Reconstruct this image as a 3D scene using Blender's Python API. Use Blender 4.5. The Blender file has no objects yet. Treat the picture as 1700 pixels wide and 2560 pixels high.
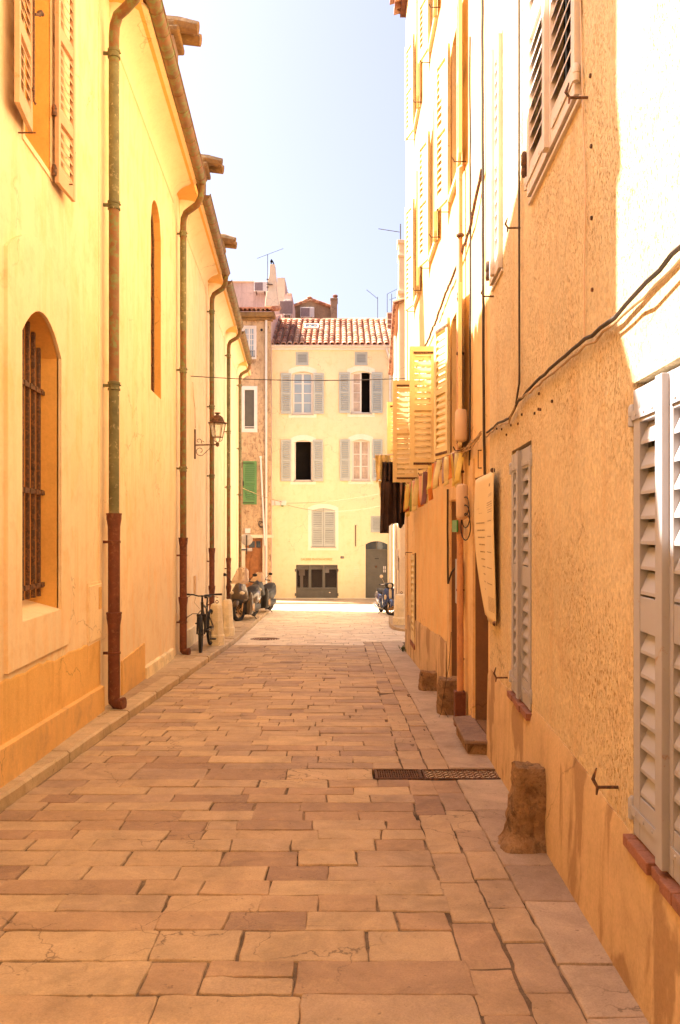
import bpy, bmesh, math, random
from mathutils import Vector, Matrix, noise
from mathutils.geometry import tessellate_polygon
random.seed(11)
R = math.radians
scene = bpy.context.scene
COL = scene.collection
EYE = 1.6

def P(px, py, y):
    """point at depth y seen at photo pixel px,py - used only to read real sizes and places off the photo"""
    return Vector(((px-850)/2000*y, y, EYE+(1330-py)/2000*y))

def G(y):
    if y < 27: return -.044*y
    t = min(y-27, 9.18)
    return -1.188-.044*t+.044*t*t/18.36

# ---------------------------------------------------------------- mesh collector
class MB:
    def __init__(s): s.v=[]; s.f=[]; s.r=[]; s.cur=0.5; s.marks=[]
    def mark(s): s.marks.append((len(s.v),len(s.f)))
    def add(s, vs, fs):
        b=len(s.v); s.v += [Vector(p) for p in vs]
        for f in fs: s.f.append([b+i for i in f]); s.r.append(s.cur)
    def poly(s, pts): s.add(pts, [list(range(len(pts)))])
    def boxm(s, M, x0,x1,y0,y1,z0,z1):
        c=[(x0,y0,z0),(x1,y0,z0),(x1,y1,z0),(x0,y1,z0),(x0,y0,z1),(x1,y0,z1),(x1,y1,z1),(x0,y1,z1)]
        s.add([M@Vector(p) for p in c], [(0,3,2,1),(4,5,6,7),(0,1,5,4),(1,2,6,5),(2,3,7,6),(3,0,4,7)])
    def box(s, x0,x1,y0,y1,z0,z1): s.boxm(Matrix.Identity(4),x0,x1,y0,y1,z0,z1)
    def hexa(s, lo, hi):
        n=len(lo); s.add(list(lo)+list(hi), [tuple(reversed(range(n))), tuple(range(n,2*n))]+[(i,(i+1)%n,n+(i+1)%n,n+i) for i in range(n)])
    def prism(s, pts, vec):
        vec=Vector(vec); s.hexa([Vector(p) for p in pts],[Vector(p)+vec for p in pts])
    def rings(s, rings, cap=True, closed=True):
        n=len(rings[0]); vs=[p for r in rings for p in r]; fs=[]
        for i in range(len(rings)-1):
            for j in range(n if closed else n-1):
                k=(j+1)%n; fs.append((i*n+j,i*n+k,(i+1)*n+k,(i+1)*n+j))
        if cap:
            fs.append(tuple(reversed(range(n)))); m=(len(rings)-1)*n; fs.append(tuple(range(m,m+n)))
        s.add(vs, fs)
    def tube(s, pts, r, n=8, cap=True, flat=1.0):
        pts=[Vector(p) for p in pts]; m=len(pts)
        rs=[r]*m if not hasattr(r,'__len__') else r
        t0=(pts[1]-pts[0]).normalized()
        up=Vector((0,0,1)) if abs(t0.z)<.9 else Vector((1,0,0))
        a=t0.cross(up).normalized(); rings=[]
        for i in range(m):
            if i==0: t=t0
            elif i==m-1: t=(pts[i]-pts[i-1]).normalized()
            else: t=((pts[i]-pts[i-1]).normalized()+(pts[i+1]-pts[i]).normalized()).normalized()
            a=(a-t*a.dot(t)).normalized(); b=t.cross(a)
            rings.append([pts[i]+a*math.cos(q*2*math.pi/n)*rs[i]+b*math.sin(q*2*math.pi/n)*rs[i]*flat for q in range(n)])
        s.rings(rings, cap)
    def lathe(s, o, axis, prof, n=16, cap=True, ref=None):
        o=Vector(o); t=Vector(axis).normalized(); up=Vector((0,0,1)) if abs(t.z)<.9 else Vector((1,0,0))
        a=t.cross(up).normalized() if ref is None else Vector(ref); b=t.cross(a)
        s.rings([[o+t*h+(a*math.cos(q*2*math.pi/n)+b*math.sin(q*2*math.pi/n))*r for q in range(n)] for r,h in prof], cap)
    def torus(s, o, axis, R0, r, n=28, m=8, sq=1.0):
        o=Vector(o); t=Vector(axis).normalized(); up=Vector((0,0,1)) if abs(t.z)<.9 else Vector((1,0,0))
        a=t.cross(up).normalized(); b=t.cross(a); vs=[]; fs=[]
        for i in range(n):
            d=a*math.cos(i*2*math.pi/n)+b*math.sin(i*2*math.pi/n)
            for j in range(m):
                q=j*2*math.pi/m; vs.append(o+d*(R0+r*math.cos(q))+t*(r*sq*math.sin(q)))
        for i in range(n):
            for j in range(m):
                fs.append((i*m+j,((i+1)%n)*m+j,((i+1)%n)*m+(j+1)%m,i*m+(j+1)%m))
        s.add(vs,fs)
    def grid(s, fn, nu, nv):
        vs=[fn(i/nu,j/nv) for j in range(nv+1) for i in range(nu+1)]
        s.add(vs,[(j*(nu+1)+i,j*(nu+1)+i+1,(j+1)*(nu+1)+i+1,(j+1)*(nu+1)+i) for j in range(nv) for i in range(nu)])
    def ellipsoid(s, c, rx, ry, rz, n=14, m=8):
        c=Vector(c); vs=[c+Vector((0,0,-rz))]; fs=[]
        for i in range(1,m):
            p=-math.pi/2+math.pi*i/m
            for j in range(n):
                q=j*2*math.pi/n; vs.append(c+Vector((rx*math.cos(p)*math.cos(q),ry*math.cos(p)*math.sin(q),rz*math.sin(p))))
        vs.append(c+Vector((0,0,rz))); L=len(vs)-1
        for j in range(n): fs.append((0,1+(j+1)%n,1+j)); fs.append((L,1+(m-2)*n+j,1+(m-2)*n+(j+1)%n))
        for i in range(m-2):
            for j in range(n): fs.append((1+i*n+j,1+i*n+(j+1)%n,1+(i+1)*n+(j+1)%n,1+(i+1)*n+j))
        s.add(vs,fs)

def split(name, mb, mat, parent, **k):
    """one part per marked piece"""
    marks=mb.marks+[(len(mb.v),len(mb.f))]; out=[]; pv=pf=0
    for v,f in marks:
        if f>pf:
            m=MB(); m.v=mb.v[pv:v]; m.f=[[i-pv for i in q] for q in mb.f[pf:f]]; m.r=mb.r[pf:f]
            out.append(make(name,m,mat,parent,**k))
        pv,pf=v,f
    return out
LOC={}
def make(name, mb, mat, parent=None, smooth=0, bevel=0, off=None, solid=0):
    """one mesh object; smooth = auto-smooth angle in degrees"""
    off = LOC.get(parent.name, Vector((0,0,0))) if (off is None and parent is not None) else (off or Vector((0,0,0)))
    me=bpy.data.meshes.new(name)
    me.from_pydata([tuple(p-off) for p in mb.v],[],mb.f)
    if len(set(mb.r))>1:
        at=me.attributes.new('rnd','FLOAT','FACE'); at.data.foreach_set('value', mb.r)
    me.materials.append(mat)
    if smooth:
        me.polygons.foreach_set('use_smooth',[True]*len(me.polygons))
        me.set_sharp_from_angle(angle=R(smooth))
    me.validate(); me.update()
    o=bpy.data.objects.new(name, me); COL.objects.link(o)
    if parent is not None: o.parent=parent; LOC[o.name]=off
    if solid:
        md=o.modifiers.new('Solidify','SOLIDIFY'); md.thickness=solid; md.offset=0
    if bevel:
        md=o.modifiers.new('Bevel','BEVEL'); md.width=bevel; md.segments=2; md.limit_method='ANGLE'; md.angle_limit=R(40)
    return o

def tag(o, label, cat, group=None):
    o['label']=label; o['category']=cat
    if group: o['group']=group
    return o

def solo(name, mb, mat, label, cat, group=None, **k):
    xs=[p.x for p in mb.v]; ys=[p.y for p in mb.v]; zs=[p.z for p in mb.v]
    off=Vector(((min(xs)+max(xs))/2,(min(ys)+max(ys))/2,min(zs)))
    o=make(name, mb, mat, None, off=off, **k); o.location=off
    return tag(o,label,cat,group)

def thing(name, label, cat, loc=(0,0,0), group=None, rotz=0, local=False):
    o=bpy.data.objects.new(name,None); COL.objects.link(o); o.location=loc; o.rotation_euler=(0,0,rotz)
    o.empty_display_size=.2
    LOC[o.name]=Vector((0,0,0)) if local else Vector(loc)
    return tag(o,label,cat,group)

def struct(name, mb, mat, **k):
    o=make(name,mb,mat,None,**k); o['kind']='structure'; return o

def copy_thing(o, loc, rotz, label):
    def rec(s, par):
        c=s.copy(); COL.objects.link(c); c.parent=par
        for ch in [x for x in bpy.data.objects if x.parent is s]: rec(ch,c)
        return c
    c=rec(o,None); c.location=loc; c.rotation_euler=(0,0,rotz); c['label']=label
    return c

# ---------------------------------------------------------------- wall frames
class WF:
    def __init__(s, ox, oy, ux, uy, nx, ny): s.o=(ox,oy); s.u=(ux,uy); s.n=(nx,ny)
    def __call__(s, a, z, d=0.0):
        return Vector((s.o[0]+a*s.u[0]+d*s.n[0], s.o[1]+a*s.u[1]+d*s.n[1], z))
    def box(s, mb, a0,a1,z0,z1,d0,d1):
        lo=[s(a0,z0,d0),s(a1,z0,d0),s(a1,z0,d1),s(a0,z0,d1)]; hi=[s(a0,z1,d0),s(a1,z1,d0),s(a1,z1,d1),s(a0,z1,d1)]
        mb.hexa(lo,hi)

def rect(a0,a1,z0,z1): return [(a0,z0),(a1,z0),(a1,z1),(a0,z1)]
def arch(a0,a1,z0,z1,rise,n=10,ell=False):
    pts=[(a0,z0),(a1,z0)]
    for i in range(n+1):
        t=1-i/n; q=2*t-1
        h=math.sqrt(max(0,1-q*q)) if ell else 1-q*q
        pts.append((a0+(a1-a0)*t, z1-rise+rise*h))
    return pts

def slab(mb, F, outer, holes, d0, d1, outer_sides=True, depth=None, hole_d0=None):
    loops=[outer]+holes
    flat=[p for l in loops for p in l]
    tris=tessellate_polygon([[Vector((a,z,0)) for a,z in l] for l in loops])
    vs=[F(a,z,d1) for a,z in flat]
    n=Vector((F.n[0],F.n[1],0)); fs=[]
    for t in tris:
        t=list(t); nn=(vs[t[1]]-vs[t[0]]).cross(vs[t[2]]-vs[t[0]])
        if nn.dot(n)<0: t.reverse()
        fs.append(t)
    mb.add(vs,fs)
    for k,l in enumerate(loops):
        if k==0 and not outer_sides: continue
        dd=d0 if k==0 or hole_d0 is None else hole_d0
        m=len(l)
        for i in range(m):
            a,b=l[i],l[(i+1)%m]
            mb.poly([F(a[0],a[1],d1),F(b[0],b[1],d1),F(b[0],b[1],dd),F(a[0],a[1],dd)])

def leaf(mb, hinge, dirv, w, h, outside, pitch=.06, mid=(.5,), t=.034, st=.055, top=.09, bot=.12, plain=0, midw=.07):
    """louvred shutter leaf; hinge = bottom hinge point, dirv = horizontal direction, outside = horizontal vector of its outer face"""
    ex=Vector((dirv[0],dirv[1],0)).normalized(); ez=Vector((0,0,1)); ey=ez.cross(ex)
    os_=1 if ey.dot(Vector((outside[0],outside[1],0)))>0 else -1
    ey=ey*os_
    M=Matrix(((ex.x,ey.x,0,hinge[0]),(ex.y,ey.y,0,hinge[1]),(0,0,1,hinge[2]),(0,0,0,1)))
    mb.boxm(M,0,st,0,t,0,h); mb.boxm(M,w-st,w,0,t,0,h)
    mb.boxm(M,st,w-st,.002,t-.002,0,bot); mb.boxm(M,st,w-st,.002,t-.002,h-top,h)
    cuts=[bot]; 
    for m in mid: mb.boxm(M,st,w-st,.002,t-.002,h*m-midw/2,h*m+midw/2); cuts+= [h*m-midw/2,h*m+midw/2]
    cuts.append(h-top)
    for i in range(0,len(cuts),2):
        z0,z1=cuts[i],cuts[i+1]; n=max(1,int((z1-z0)/pitch)); p=(z1-z0)/n
        for k in range(n):
            zb=z0+k*p
            pr=[(0,zb+p*.86),(t-.004,zb-.002+p*.1),(t-.004,zb+p*.1+.012),(0.0,zb+p*.86+.012)]
            lo=[M@Vector((st-.001,y,z)) for y,z in pr]; hi=[M@Vector((w-st+.001,y,z)) for y,z in pr]
            mb.hexa(lo,hi)
    return M

def hinge_strap(mb, M, w, h, out_t=.034, n=3):
    for zz in (.07,h-.13):
        mb.mark()
        mb.boxm(M,-.01,w*.8,out_t+.001,out_t+.006,zz,zz+.035)
        for k in range(n): 
            c=M@Vector((w*.8*(k+.5)/n,out_t+.006,zz+.017)); ax=(M.to_3x3()@Vector((0,1,0)))
            mb.lathe(c,ax,[(.007,0),(.005,.004)],8)
        mb.lathe(M@Vector((-.02,out_t-.004,zz-.02)),(0,0,1),[(.017,0),(.017,.035),(.013,.037),(.017,.039),(.017,.075),(.009,.085)],10)
    return mb

def casement(F, fr, gl, a0,a1,z0,z1,d, nx=1, nz=3, leaves=2, fw=.05, bar=.022):
    F.box(fr,a0,a1,z0,z0+fw,d-.03,d+.02); F.box(fr,a0,a1,z1-fw,z1,d-.03,d+.02)
    F.box(fr,a0,a0+fw,z0+fw,z1-fw,d-.03,d+.02); F.box(fr,a1-fw,a1,z0+fw,z1-fw,d-.03,d+.02)
    w=(a1-a0-2*fw)/leaves
    for k in range(leaves):
        b0=a0+fw+k*w; b1=b0+w
        if k>0: F.box(fr,b0-fw*.6,b0+fw*.6,z0+fw,z1-fw,d-.025,d+.028)
        for j in range(1,nz):
            zz=z0+fw+(z1-z0-2*fw)*j/nz; F.box(fr,b0,b1,zz-bar/2,zz+bar/2,d-.02,d+.012)
        for j in range(1,nx):
            aa=b0+w*j/nx; F.box(fr,aa-bar/2,aa+bar/2,z0+fw,z1-fw,d-.019,d+.011)
    gl.poly([F(a0+fw,z0+fw,d-.01),F(a1-fw,z0+fw,d-.01),F(a1-fw,z1-fw,d-.01),F(a0+fw,z1-fw,d-.01)])

def tile_roof(mb, o, u, s, ncol, nrow, seed=1, rr=None):
    """canal tiles: o eave corner, u along the eave, s up the slope"""
    rnd=random.Random(seed); o=Vector(o); u=Vector(u); s=Vector(s)
    n=u.cross(s).normalized()
    if n.z<0: n=-n
    cu=u/ncol; cs=s/nrow; uh=u.normalized(); w=cu.length; r=rr or w*.42
    mb.cur=.35
    mb.poly([o-n*.03,o+u-n*.03,o+u+s-n*.03,o+s-n*.03])
    for i in range(ncol):
        ju=rnd.uniform(-.012,.012)
        for j in range(nrow):
            mb.cur=rnd.random()
            c0=o+cu*(i+.5)+uh*(ju+rnd.uniform(-.008,.008))+cs*(j-.12)+n*.035; c1=c0+cs*1.14-n*.022
            rs=[]
            for c,rad in ((c0,r*1.05),(c1,r*.86)):
                rs.append([c+uh*math.cos(math.pi*q/6)*rad+n*math.sin(math.pi*q/6)*rad*.95 for q in range(7)])
            inner=[[p*1.0 for p in rs[0]]]
            mb.rings(rs,cap=False,closed=False)
            base=[c0+uh*math.cos(math.pi*q/6)*(r*1.05-.018)+n*math.sin(math.pi*q/6)*(r*.95-.018) for q in range(7)]
            mb.rings([rs[0],base],cap=False,closed=False)
        # channel tile between the covers
        mb.cur=rnd.random()
        c0=o+cu*(i+1)-cs*.05; c1=c0+s
        if i<ncol-1:
            mb.rings([[c+uh*math.cos(math.pi+math.pi*q/4)*w*.3+n*(math.sin(math.pi+math.pi*q/4)*w*.2+.02) for q in range(5)] for c in (c0,c1)],cap=False,closed=False)
    mb.cur=.5

def text_mesh(s, size, depth=.004):
    cu=bpy.data.curves.new('txt','FONT'); cu.body=s; cu.size=size; cu.extrude=depth; cu.align_x='CENTER'; cu.align_y='CENTER'
    ob=bpy.data.objects.new('txt',cu); COL.objects.link(ob)
    dg=bpy.context.evaluated_depsgraph_get(); me=bpy.data.meshes.new_from_object(ob.evaluated_get(dg))
    vs=[v.co.copy() for v in me.vertices]; fs=[list(p.vertices) for p in me.polygons]
    bpy.data.objects.remove(ob); bpy.data.curves.remove(cu); bpy.data.meshes.remove(me)
    return vs,fs

def text_on(mb, s, size, F, a, z, d, sx=1.0, depth=.003, flip=False):
    vs,fs=text_mesh(s,size,depth)
    k=-1 if flip else 1
    mb.add([F(a+k*v.x*sx, z+v.y, d+v.z) for v in vs],fs)
SUN,SKY,EXPO=4.4,.060,2.47
# ---------------------------------------------------------------- materials
def nodes(name):
    m=bpy.data.materials.new(name); m.use_nodes=True; nt=m.node_tree; nt.nodes.clear()
    out=nt.nodes.new('ShaderNodeOutputMaterial'); b=nt.nodes.new('ShaderNodeBsdfPrincipled')
    nt.links.new(b.outputs[0],out.inputs[0]); return m,nt,b
def N(nt,t,**k):
    n=nt.nodes.new(t)
    for a,v in k.items():
        if a.startswith('i_'): n.inputs[a[2:].replace('_',' ')].default_value=v
        else: setattr(n,a,v)
    return n
def coords(nt, scale=(1,1,1)):
    tc=N(nt,'ShaderNodeTexCoord'); mp=N(nt,'ShaderNodeMapping'); mp.inputs['Scale'].default_value=scale
    nt.links.new(tc.outputs['Object'],mp.inputs[0]); return mp.outputs[0]
def noise_(nt, vec, scale, detail=5, rough=.6, dist=0):
    n=N(nt,'ShaderNodeTexNoise'); n.inputs['Scale'].default_value=scale; n.inputs['Detail'].default_value=detail
    n.inputs['Roughness'].default_value=rough; n.inputs['Distortion'].default_value=dist
    nt.links.new(vec,n.inputs['Vector']); return n.outputs['Fac']
def ramp(nt, fac, stops):
    r=N(nt,'ShaderNodeValToRGB'); e=r.color_ramp.elements
    while len(e)<len(stops): e.new(.5)
    for k,(p,c) in enumerate(stops):
        e[k].position=p; e[k].color=(c,c,c,1) if not hasattr(c,'__len__') else tuple(c)+(1,)
    nt.links.new(fac,r.inputs[0]); return r.outputs[0]
def mix(nt, fac, a, b, blend='MIX'):
    m=N(nt,'ShaderNodeMix',data_type='RGBA',blend_type=blend)
    for sock,val in ((m.inputs[0],fac),(m.inputs[6],a),(m.inputs[7],b)):
        if hasattr(val,'is_output') or isinstance(val,bpy.types.NodeSocket): nt.links.new(val,sock)
        elif hasattr(val,'__len__'): sock.default_value=tuple(val)+(1,) if len(val)==3 else val
        else: sock.default_value=val
    return m.outputs[2]
def bump(nt, b, h, dist, strength=1.0, prev=None):
    n=N(nt,'ShaderNodeBump'); n.inputs['Distance'].default_value=dist; n.inputs['Strength'].default_value=strength
    nt.links.new(h,n.inputs['Height'])
    if prev is not None: nt.links.new(prev,n.inputs['Normal'])
    nt.links.new(n.outputs[0],b.inputs['Normal']); return n.outputs[0]
def mul(c,k): return tuple(min(1,x*k) for x in c)

def plaster(name, col, dark=.82, stain=(.5,.3,.15), stain_amt=.25, streak=.25, bump_d=.004, fine=60, pits=0, pit_col=None, rough=.9, big=.7, grain=.08, drips=0):
    m,nt,b=nodes(name); v=coords(nt)
    n1=noise_(nt,v,big,6,.65); c=ramp(nt,n1,[(.3,mul(col,dark)),(.52,col),(.75,mul(col,1.08))])
    n2=noise_(nt,v,3.5,8,.7,.3); f2=ramp(nt,n2,[(.5,0),(.68,1)])
    mm=N(nt,'ShaderNodeMath',operation='MULTIPLY'); nt.links.new(f2,mm.inputs[0]); mm.inputs[1].default_value=stain_amt
    c=mix(nt,mm.outputs[0],c,stain)
    vs=coords(nt,(3,3,.25)); n3=noise_(nt,vs,2.2,6,.65); f3=ramp(nt,n3,[(.52,0),(.72,1)])
    m3=N(nt,'ShaderNodeMath',operation='MULTIPLY'); nt.links.new(f3,m3.inputs[0]); m3.inputs[1].default_value=streak
    c=mix(nt,m3.outputs[0],c,mul(stain,1.15))
    if drips:
        vd=coords(nt,(2.4,2.4,.95)); nd_=noise_(nt,vd,1.25,5,.55,.35); fd=ramp(nt,nd_,[(.54,0),(.59,drips)]); c=mix(nt,fd,c,mul(stain,1.25))
    n4=noise_(nt,v,fine,4,.6); n8=noise_(nt,v,fine*.55,6,.75,.3); f8=ramp(nt,n8,[(.3,1-grain),(.62,1+grain*.5)]); c=mix(nt,1.0,c,f8,'MULTIPLY')
    nb=bump(nt,b,n4,bump_d,.7)
    n5=noise_(nt,v,2.5,4,.5); nb=bump(nt,b,n5,bump_d*5,.5,nb)
    if pits:
        vp=coords(nt,(1,1,.5)); np_=noise_(nt,vp,pits,3,.62,.6); fp=ramp(nt,np_,[(.56,0),(.62,1)])
        nw=noise_(nt,v,1.3,3,.5); fw=ramp(nt,nw,[(.42,.25),(.6,1)])
        mp_=N(nt,'ShaderNodeMath',operation='MULTIPLY'); nt.links.new(fp,mp_.inputs[0]); nt.links.new(fw,mp_.inputs[1])
        c=mix(nt,mp_.outputs[0],c,pit_col)
        inv=N(nt,'ShaderNodeMath',operation='SUBTRACT'); inv.inputs[0].default_value=1; nt.links.new(mp_.outputs[0],inv.inputs[1])
        nb=bump(nt,b,inv.outputs[0],.008,.9,nb)
        nq=noise_(nt,vp,pits*.45,5,.7,.4); nb=bump(nt,b,nq,.02,.8,nb)
    # fine hairline cracks, only here and there
    vo=N(nt,'ShaderNodeTexVoronoi',feature='DISTANCE_TO_EDGE'); vo.inputs['Scale'].default_value=.9
    nd=N(nt,'ShaderNodeTexNoise'); nd.inputs['Scale'].default_value=3.0; nd.inputs['Detail'].default_value=6; nt.links.new(v,nd.inputs['Vector'])
    va=N(nt,'ShaderNodeVectorMath',operation='MULTIPLY_ADD'); va.inputs[1].default_value=(.5,.5,.5); nt.links.new(nd.outputs['Color'],va.inputs[0]); nt.links.new(v,va.inputs[2]); nt.links.new(va.outputs[0],vo.inputs['Vector'])
    fc=ramp(nt,vo.outputs['Distance'],[(.0,1),(.007,0)]); nm=noise_(nt,v,.55,2,.5); fm=ramp(nt,nm,[(.52,0),(.6,1)])
    mc=N(nt,'ShaderNodeMath',operation='MULTIPLY'); nt.links.new(fc,mc.inputs[0]); nt.links.new(fm,mc.inputs[1])
    m7=N(nt,'ShaderNodeMath',operation='MULTIPLY'); nt.links.new(mc.outputs[0],m7.inputs[0]); m7.inputs[1].default_value=.6
    c=mix(nt,m7.outputs[0],c,mul(stain,.45))
    nt.links.new(c,b.inputs['Base Color']); b.inputs['Roughness'].default_value=rough
    b.inputs['Specular IOR Level'].default_value=.2
    return m

def stone(name, cols, rough=.75, fine=40, bump_d=.004, attr=True, nsc=1.2, patch=.5, spec=.3, vein=True):
    """cols: list of colours picked by the per-stone random value, which pavers also shift with distance"""
    m,nt,b=nodes(name); v=coords(nt)
    if attr:
        a=N(nt,'ShaderNodeAttribute',attribute_name='rnd'); fac=a.outputs['Fac']
    else: fac=ramp(nt,noise_(nt,v,nsc,6,.7,.5),[(.3,0),(.7,1)])
    k=len(cols); c=ramp(nt,fac,[(i/(k-1),cols[i]) for i in range(k)])
    n1=noise_(nt,v,3.2,7,.7,.5); f1=ramp(nt,n1,[(.33,.78),(.5,1),(.68,1.2)])
    c=mix(nt,1.0,c,f1,'MULTIPLY')
    n2=noise_(nt,v,9,8,.75,.8); f2=ramp(nt,n2,[(.5,0),(.7,patch)])
    c=mix(nt,f2,c,mul(cols[-1],1.25))
    n6=noise_(nt,v,130,3,.6); f6=ramp(nt,n6,[(.3,.86),(.6,1.06)]); c=mix(nt,1.0,c,f6,'MULTIPLY')
    vo=N(nt,'ShaderNodeTexVoronoi',feature='DISTANCE_TO_EDGE'); vo.inputs['Scale'].default_value=2.3
    nd=N(nt,'ShaderNodeTexNoise'); nd.inputs['Scale'].default_value=5.0; nd.inputs['Detail'].default_value=6; nt.links.new(v,nd.inputs['Vector'])
    va=N(nt,'ShaderNodeVectorMath',operation='MULTIPLY_ADD'); va.inputs[1].default_value=(.3,.3,.3); nt.links.new(nd.outputs['Color'],va.inputs[0]); nt.links.new(v,va.inputs[2]); nt.links.new(va.outputs[0],vo.inputs['Vector'])
    fc=ramp(nt,vo.outputs['Distance'],[(.0,1),(.010,0)]); nm=noise_(nt,v,1.1,2,.5); fm=ramp(nt,nm,[(.53,0),(.58,.75)])
    mc=N(nt,'ShaderNodeMath',operation='MULTIPLY'); nt.links.new(fc,mc.inputs[0]); nt.links.new(fm,mc.inputs[1]); c=mix(nt,mc.outputs[0],c,mul(cols[0],.3))
    ns=noise_(nt,v,26,4,.6,.2); fs=ramp(nt,ns,[(.66,0),(.72,.55)]); c=mix(nt,fs,c,mul(cols[0],.45))
    n3=noise_(nt,v,fine,6,.7); nb=bump(nt,b,n3,bump_d*1.6,1.0)
    n4=noise_(nt,v,5,5,.6,.3); nb=bump(nt,b,n4,bump_d*4,.6,nb)
    nt.links.new(c,b.inputs['Base Color'])
    rr=ramp(nt,n2,[(.3,rough-.12),(.7,min(1,rough+.12))]); nt.links.new(rr,b.inputs['Roughness'])
    b.inputs['Specular IOR Level'].default_value=spec
    return m

def paint(name, col, rough=.5, metal=0, var=.12, wear=None, wear_amt=.0, bump_d=.0008, scale=6, spec=.4, coat=0):
    m,nt,b=nodes(name); v=coords(nt)
    n1=noise_(nt,v,scale,5,.65); c=ramp(nt,n1,[(.3,mul(col,1-var)),(.7,mul(col,1+var))])
    if wear is not None:
        n2=noise_(nt,v,scale*3.3,8,.75,.4); f=ramp(nt,n2,[(.62-wear_amt*.4,0),(.68-wear_amt*.3,1)]); c=mix(nt,f,c,wear)
    nt.links.new(c,b.inputs['Base Color']); b.inputs['Roughness'].default_value=rough; b.inputs['Metallic'].default_value=metal
    b.inputs['Specular IOR Level'].default_value=spec; b.inputs['Coat Weight'].default_value=coat
    n3=noise_(nt,v,scale*12,4,.6); bump(nt,b,n3,bump_d,.6)
    return m

def glassy(name, col=(.03,.035,.04), rough=.04, alpha=None, spec=.6):
    m,nt,b=nodes(name); b.inputs['Base Color'].default_value=col+(1,); b.inputs['Roughness'].default_value=rough
    b.inputs['Specular IOR Level'].default_value=spec
    if alpha is not None: b.inputs['Alpha'].default_value=alpha
    return m

def attrcol(name, cols, rough=.8, metal=0, spec=.2, var=.25, sc=14):
    m,nt,b=nodes(name); v=coords(nt)
    a=N(nt,'ShaderNodeAttribute',attribute_name='rnd'); k=len(cols)
    c=ramp(nt,a.outputs['Fac'],[(i/(k-1),cols[i]) for i in range(k)])
    n=noise_(nt,v,sc,7,.7,.3); f=ramp(nt,n,[(.3,1-var),(.7,1+var)]); c=mix(nt,1.0,c,f,'MULTIPLY')
    nt.links.new(c,b.inputs['Base Color']); b.inputs['Roughness'].default_value=rough; b.inputs['Specular IOR Level'].default_value=spec
    bump(nt,b,n,.004,.5); return m

M={}
M['left_wall']=plaster('yellow_lime_plaster',(.86,.665,.43),dark=.90,stain=(.70,.42,.17),stain_amt=.4,streak=.5,drips=.28,grain=.05,bump_d=.0015,fine=45,big=.5)
M['left_trim']=plaster('smooth_yellow_render',(.86,.66,.42),dark=.94,stain=(.7,.4,.12),stain_amt=.2,streak=.15,bump_d=.001)
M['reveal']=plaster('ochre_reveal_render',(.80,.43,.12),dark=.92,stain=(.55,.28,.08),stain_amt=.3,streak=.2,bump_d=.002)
M['left_low']=plaster('ochre_lower_render',(.82,.49,.17),dark=.84,stain=(.55,.28,.08),stain_amt=.4,streak=.5,bump_d=.005,fine=70)
M['left_plinth']=plaster('worn_ochre_plinth',(.76,.45,.17),dark=.80,stain=(.45,.28,.14),stain_amt=.55,streak=.35,bump_d=.004)
M['right_wall']=plaster('rough_scratched_ochre_render',(.82,.64,.37),dark=.84,stain=(.66,.44,.22),stain_amt=.55,streak=.6,bump_d=.006,fine=55,grain=.20,pits=95,pit_col=(.50,.28,.10),big=.9)
M['right_plinth']=plaster('smooth_cement_plinth',(.64,.44,.23),dark=.78,stain=(.26,.15,.07),stain_amt=.25,streak=.3,drips=.75,grain=.14,bump_d=.003,fine=80)
M['orange_wall']=plaster('orange_lime_wash',(.85,.58,.27),dark=.84,stain=(.78,.40,.15),stain_amt=.5,streak=.5,bump_d=.002)
M['door_jamb']=plaster('brown_stone_jamb',(.26,.14,.07),dark=.8,stain=(.25,.15,.08),stain_amt=.5,streak=.4,bump_d=.006)  # dark brown lining on the doorway jambs
M['facade']=plaster('pale_yellow_render',(.90,.73,.45),dark=.90,stain=(.74,.52,.2),stain_amt=.35,streak=.25,bump_d=.003,big=.35)
M['pilaster']=plaster('ochre_door_band',(.78,.54,.28),dark=.85,stain=(.5,.25,.08),stain_amt=.5,streak=.4,bump_d=.003)
M['facade_band']=plaster('cream_window_band',(.89,.82,.64),dark=.95,stain=(.7,.55,.3),stain_amt=.2,streak=.1,bump_d=.001)
M['brown_wall']=plaster('peeling_brown_render',(.62,.42,.24),dark=.72,stain=(.27,.16,.09),stain_amt=.8,streak=.6,bump_d=.012,fine=12,pits=9,pit_col=(.30,.17,.09))
M['pink_wall']=plaster('weathered_pink_render',(.66,.47,.40),dark=.8,stain=(.38,.24,.2),stain_amt=.5,streak=.8,bump_d=.006)
M['cream_wall']=plaster('cream_lime_render',(.84,.68,.48),dark=.93,stain=(.66,.46,.28),stain_amt=.35,streak=.3,bump_d=.003)
M['back_wall']=plaster('brown_gable_render',(.40,.26,.16),dark=.7,stain=(.2,.12,.08),stain_amt=.6,streak=.5,bump_d=.01)
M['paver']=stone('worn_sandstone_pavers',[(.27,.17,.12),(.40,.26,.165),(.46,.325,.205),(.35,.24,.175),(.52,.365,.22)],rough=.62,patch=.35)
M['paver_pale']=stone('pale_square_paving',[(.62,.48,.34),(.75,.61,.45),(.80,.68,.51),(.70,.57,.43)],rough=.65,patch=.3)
M['pale_slab']=stone('pale_limestone_slabs',[(.33,.235,.17),(.45,.33,.24),(.50,.38,.27)],rough=.68,patch=.3)
M['kerb']=stone('limestone_kerb',[(.46,.33,.20),(.55,.41,.26),(.40,.28,.17)],rough=.7,patch=.3)
M['joint']=stone('sandy_joint_dirt',[(.04,.026,.018),(.15,.10,.068),(.33,.23,.155)],attr=False,nsc=2.5,rough=.95,patch=.2)
M['rock']=stone('rough_brown_stone',[(.20,.105,.05),(.40,.24,.12),(.05,.03,.018)],attr=False,nsc=7,rough=.9,fine=26,bump_d=.016,patch=.3)
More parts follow.
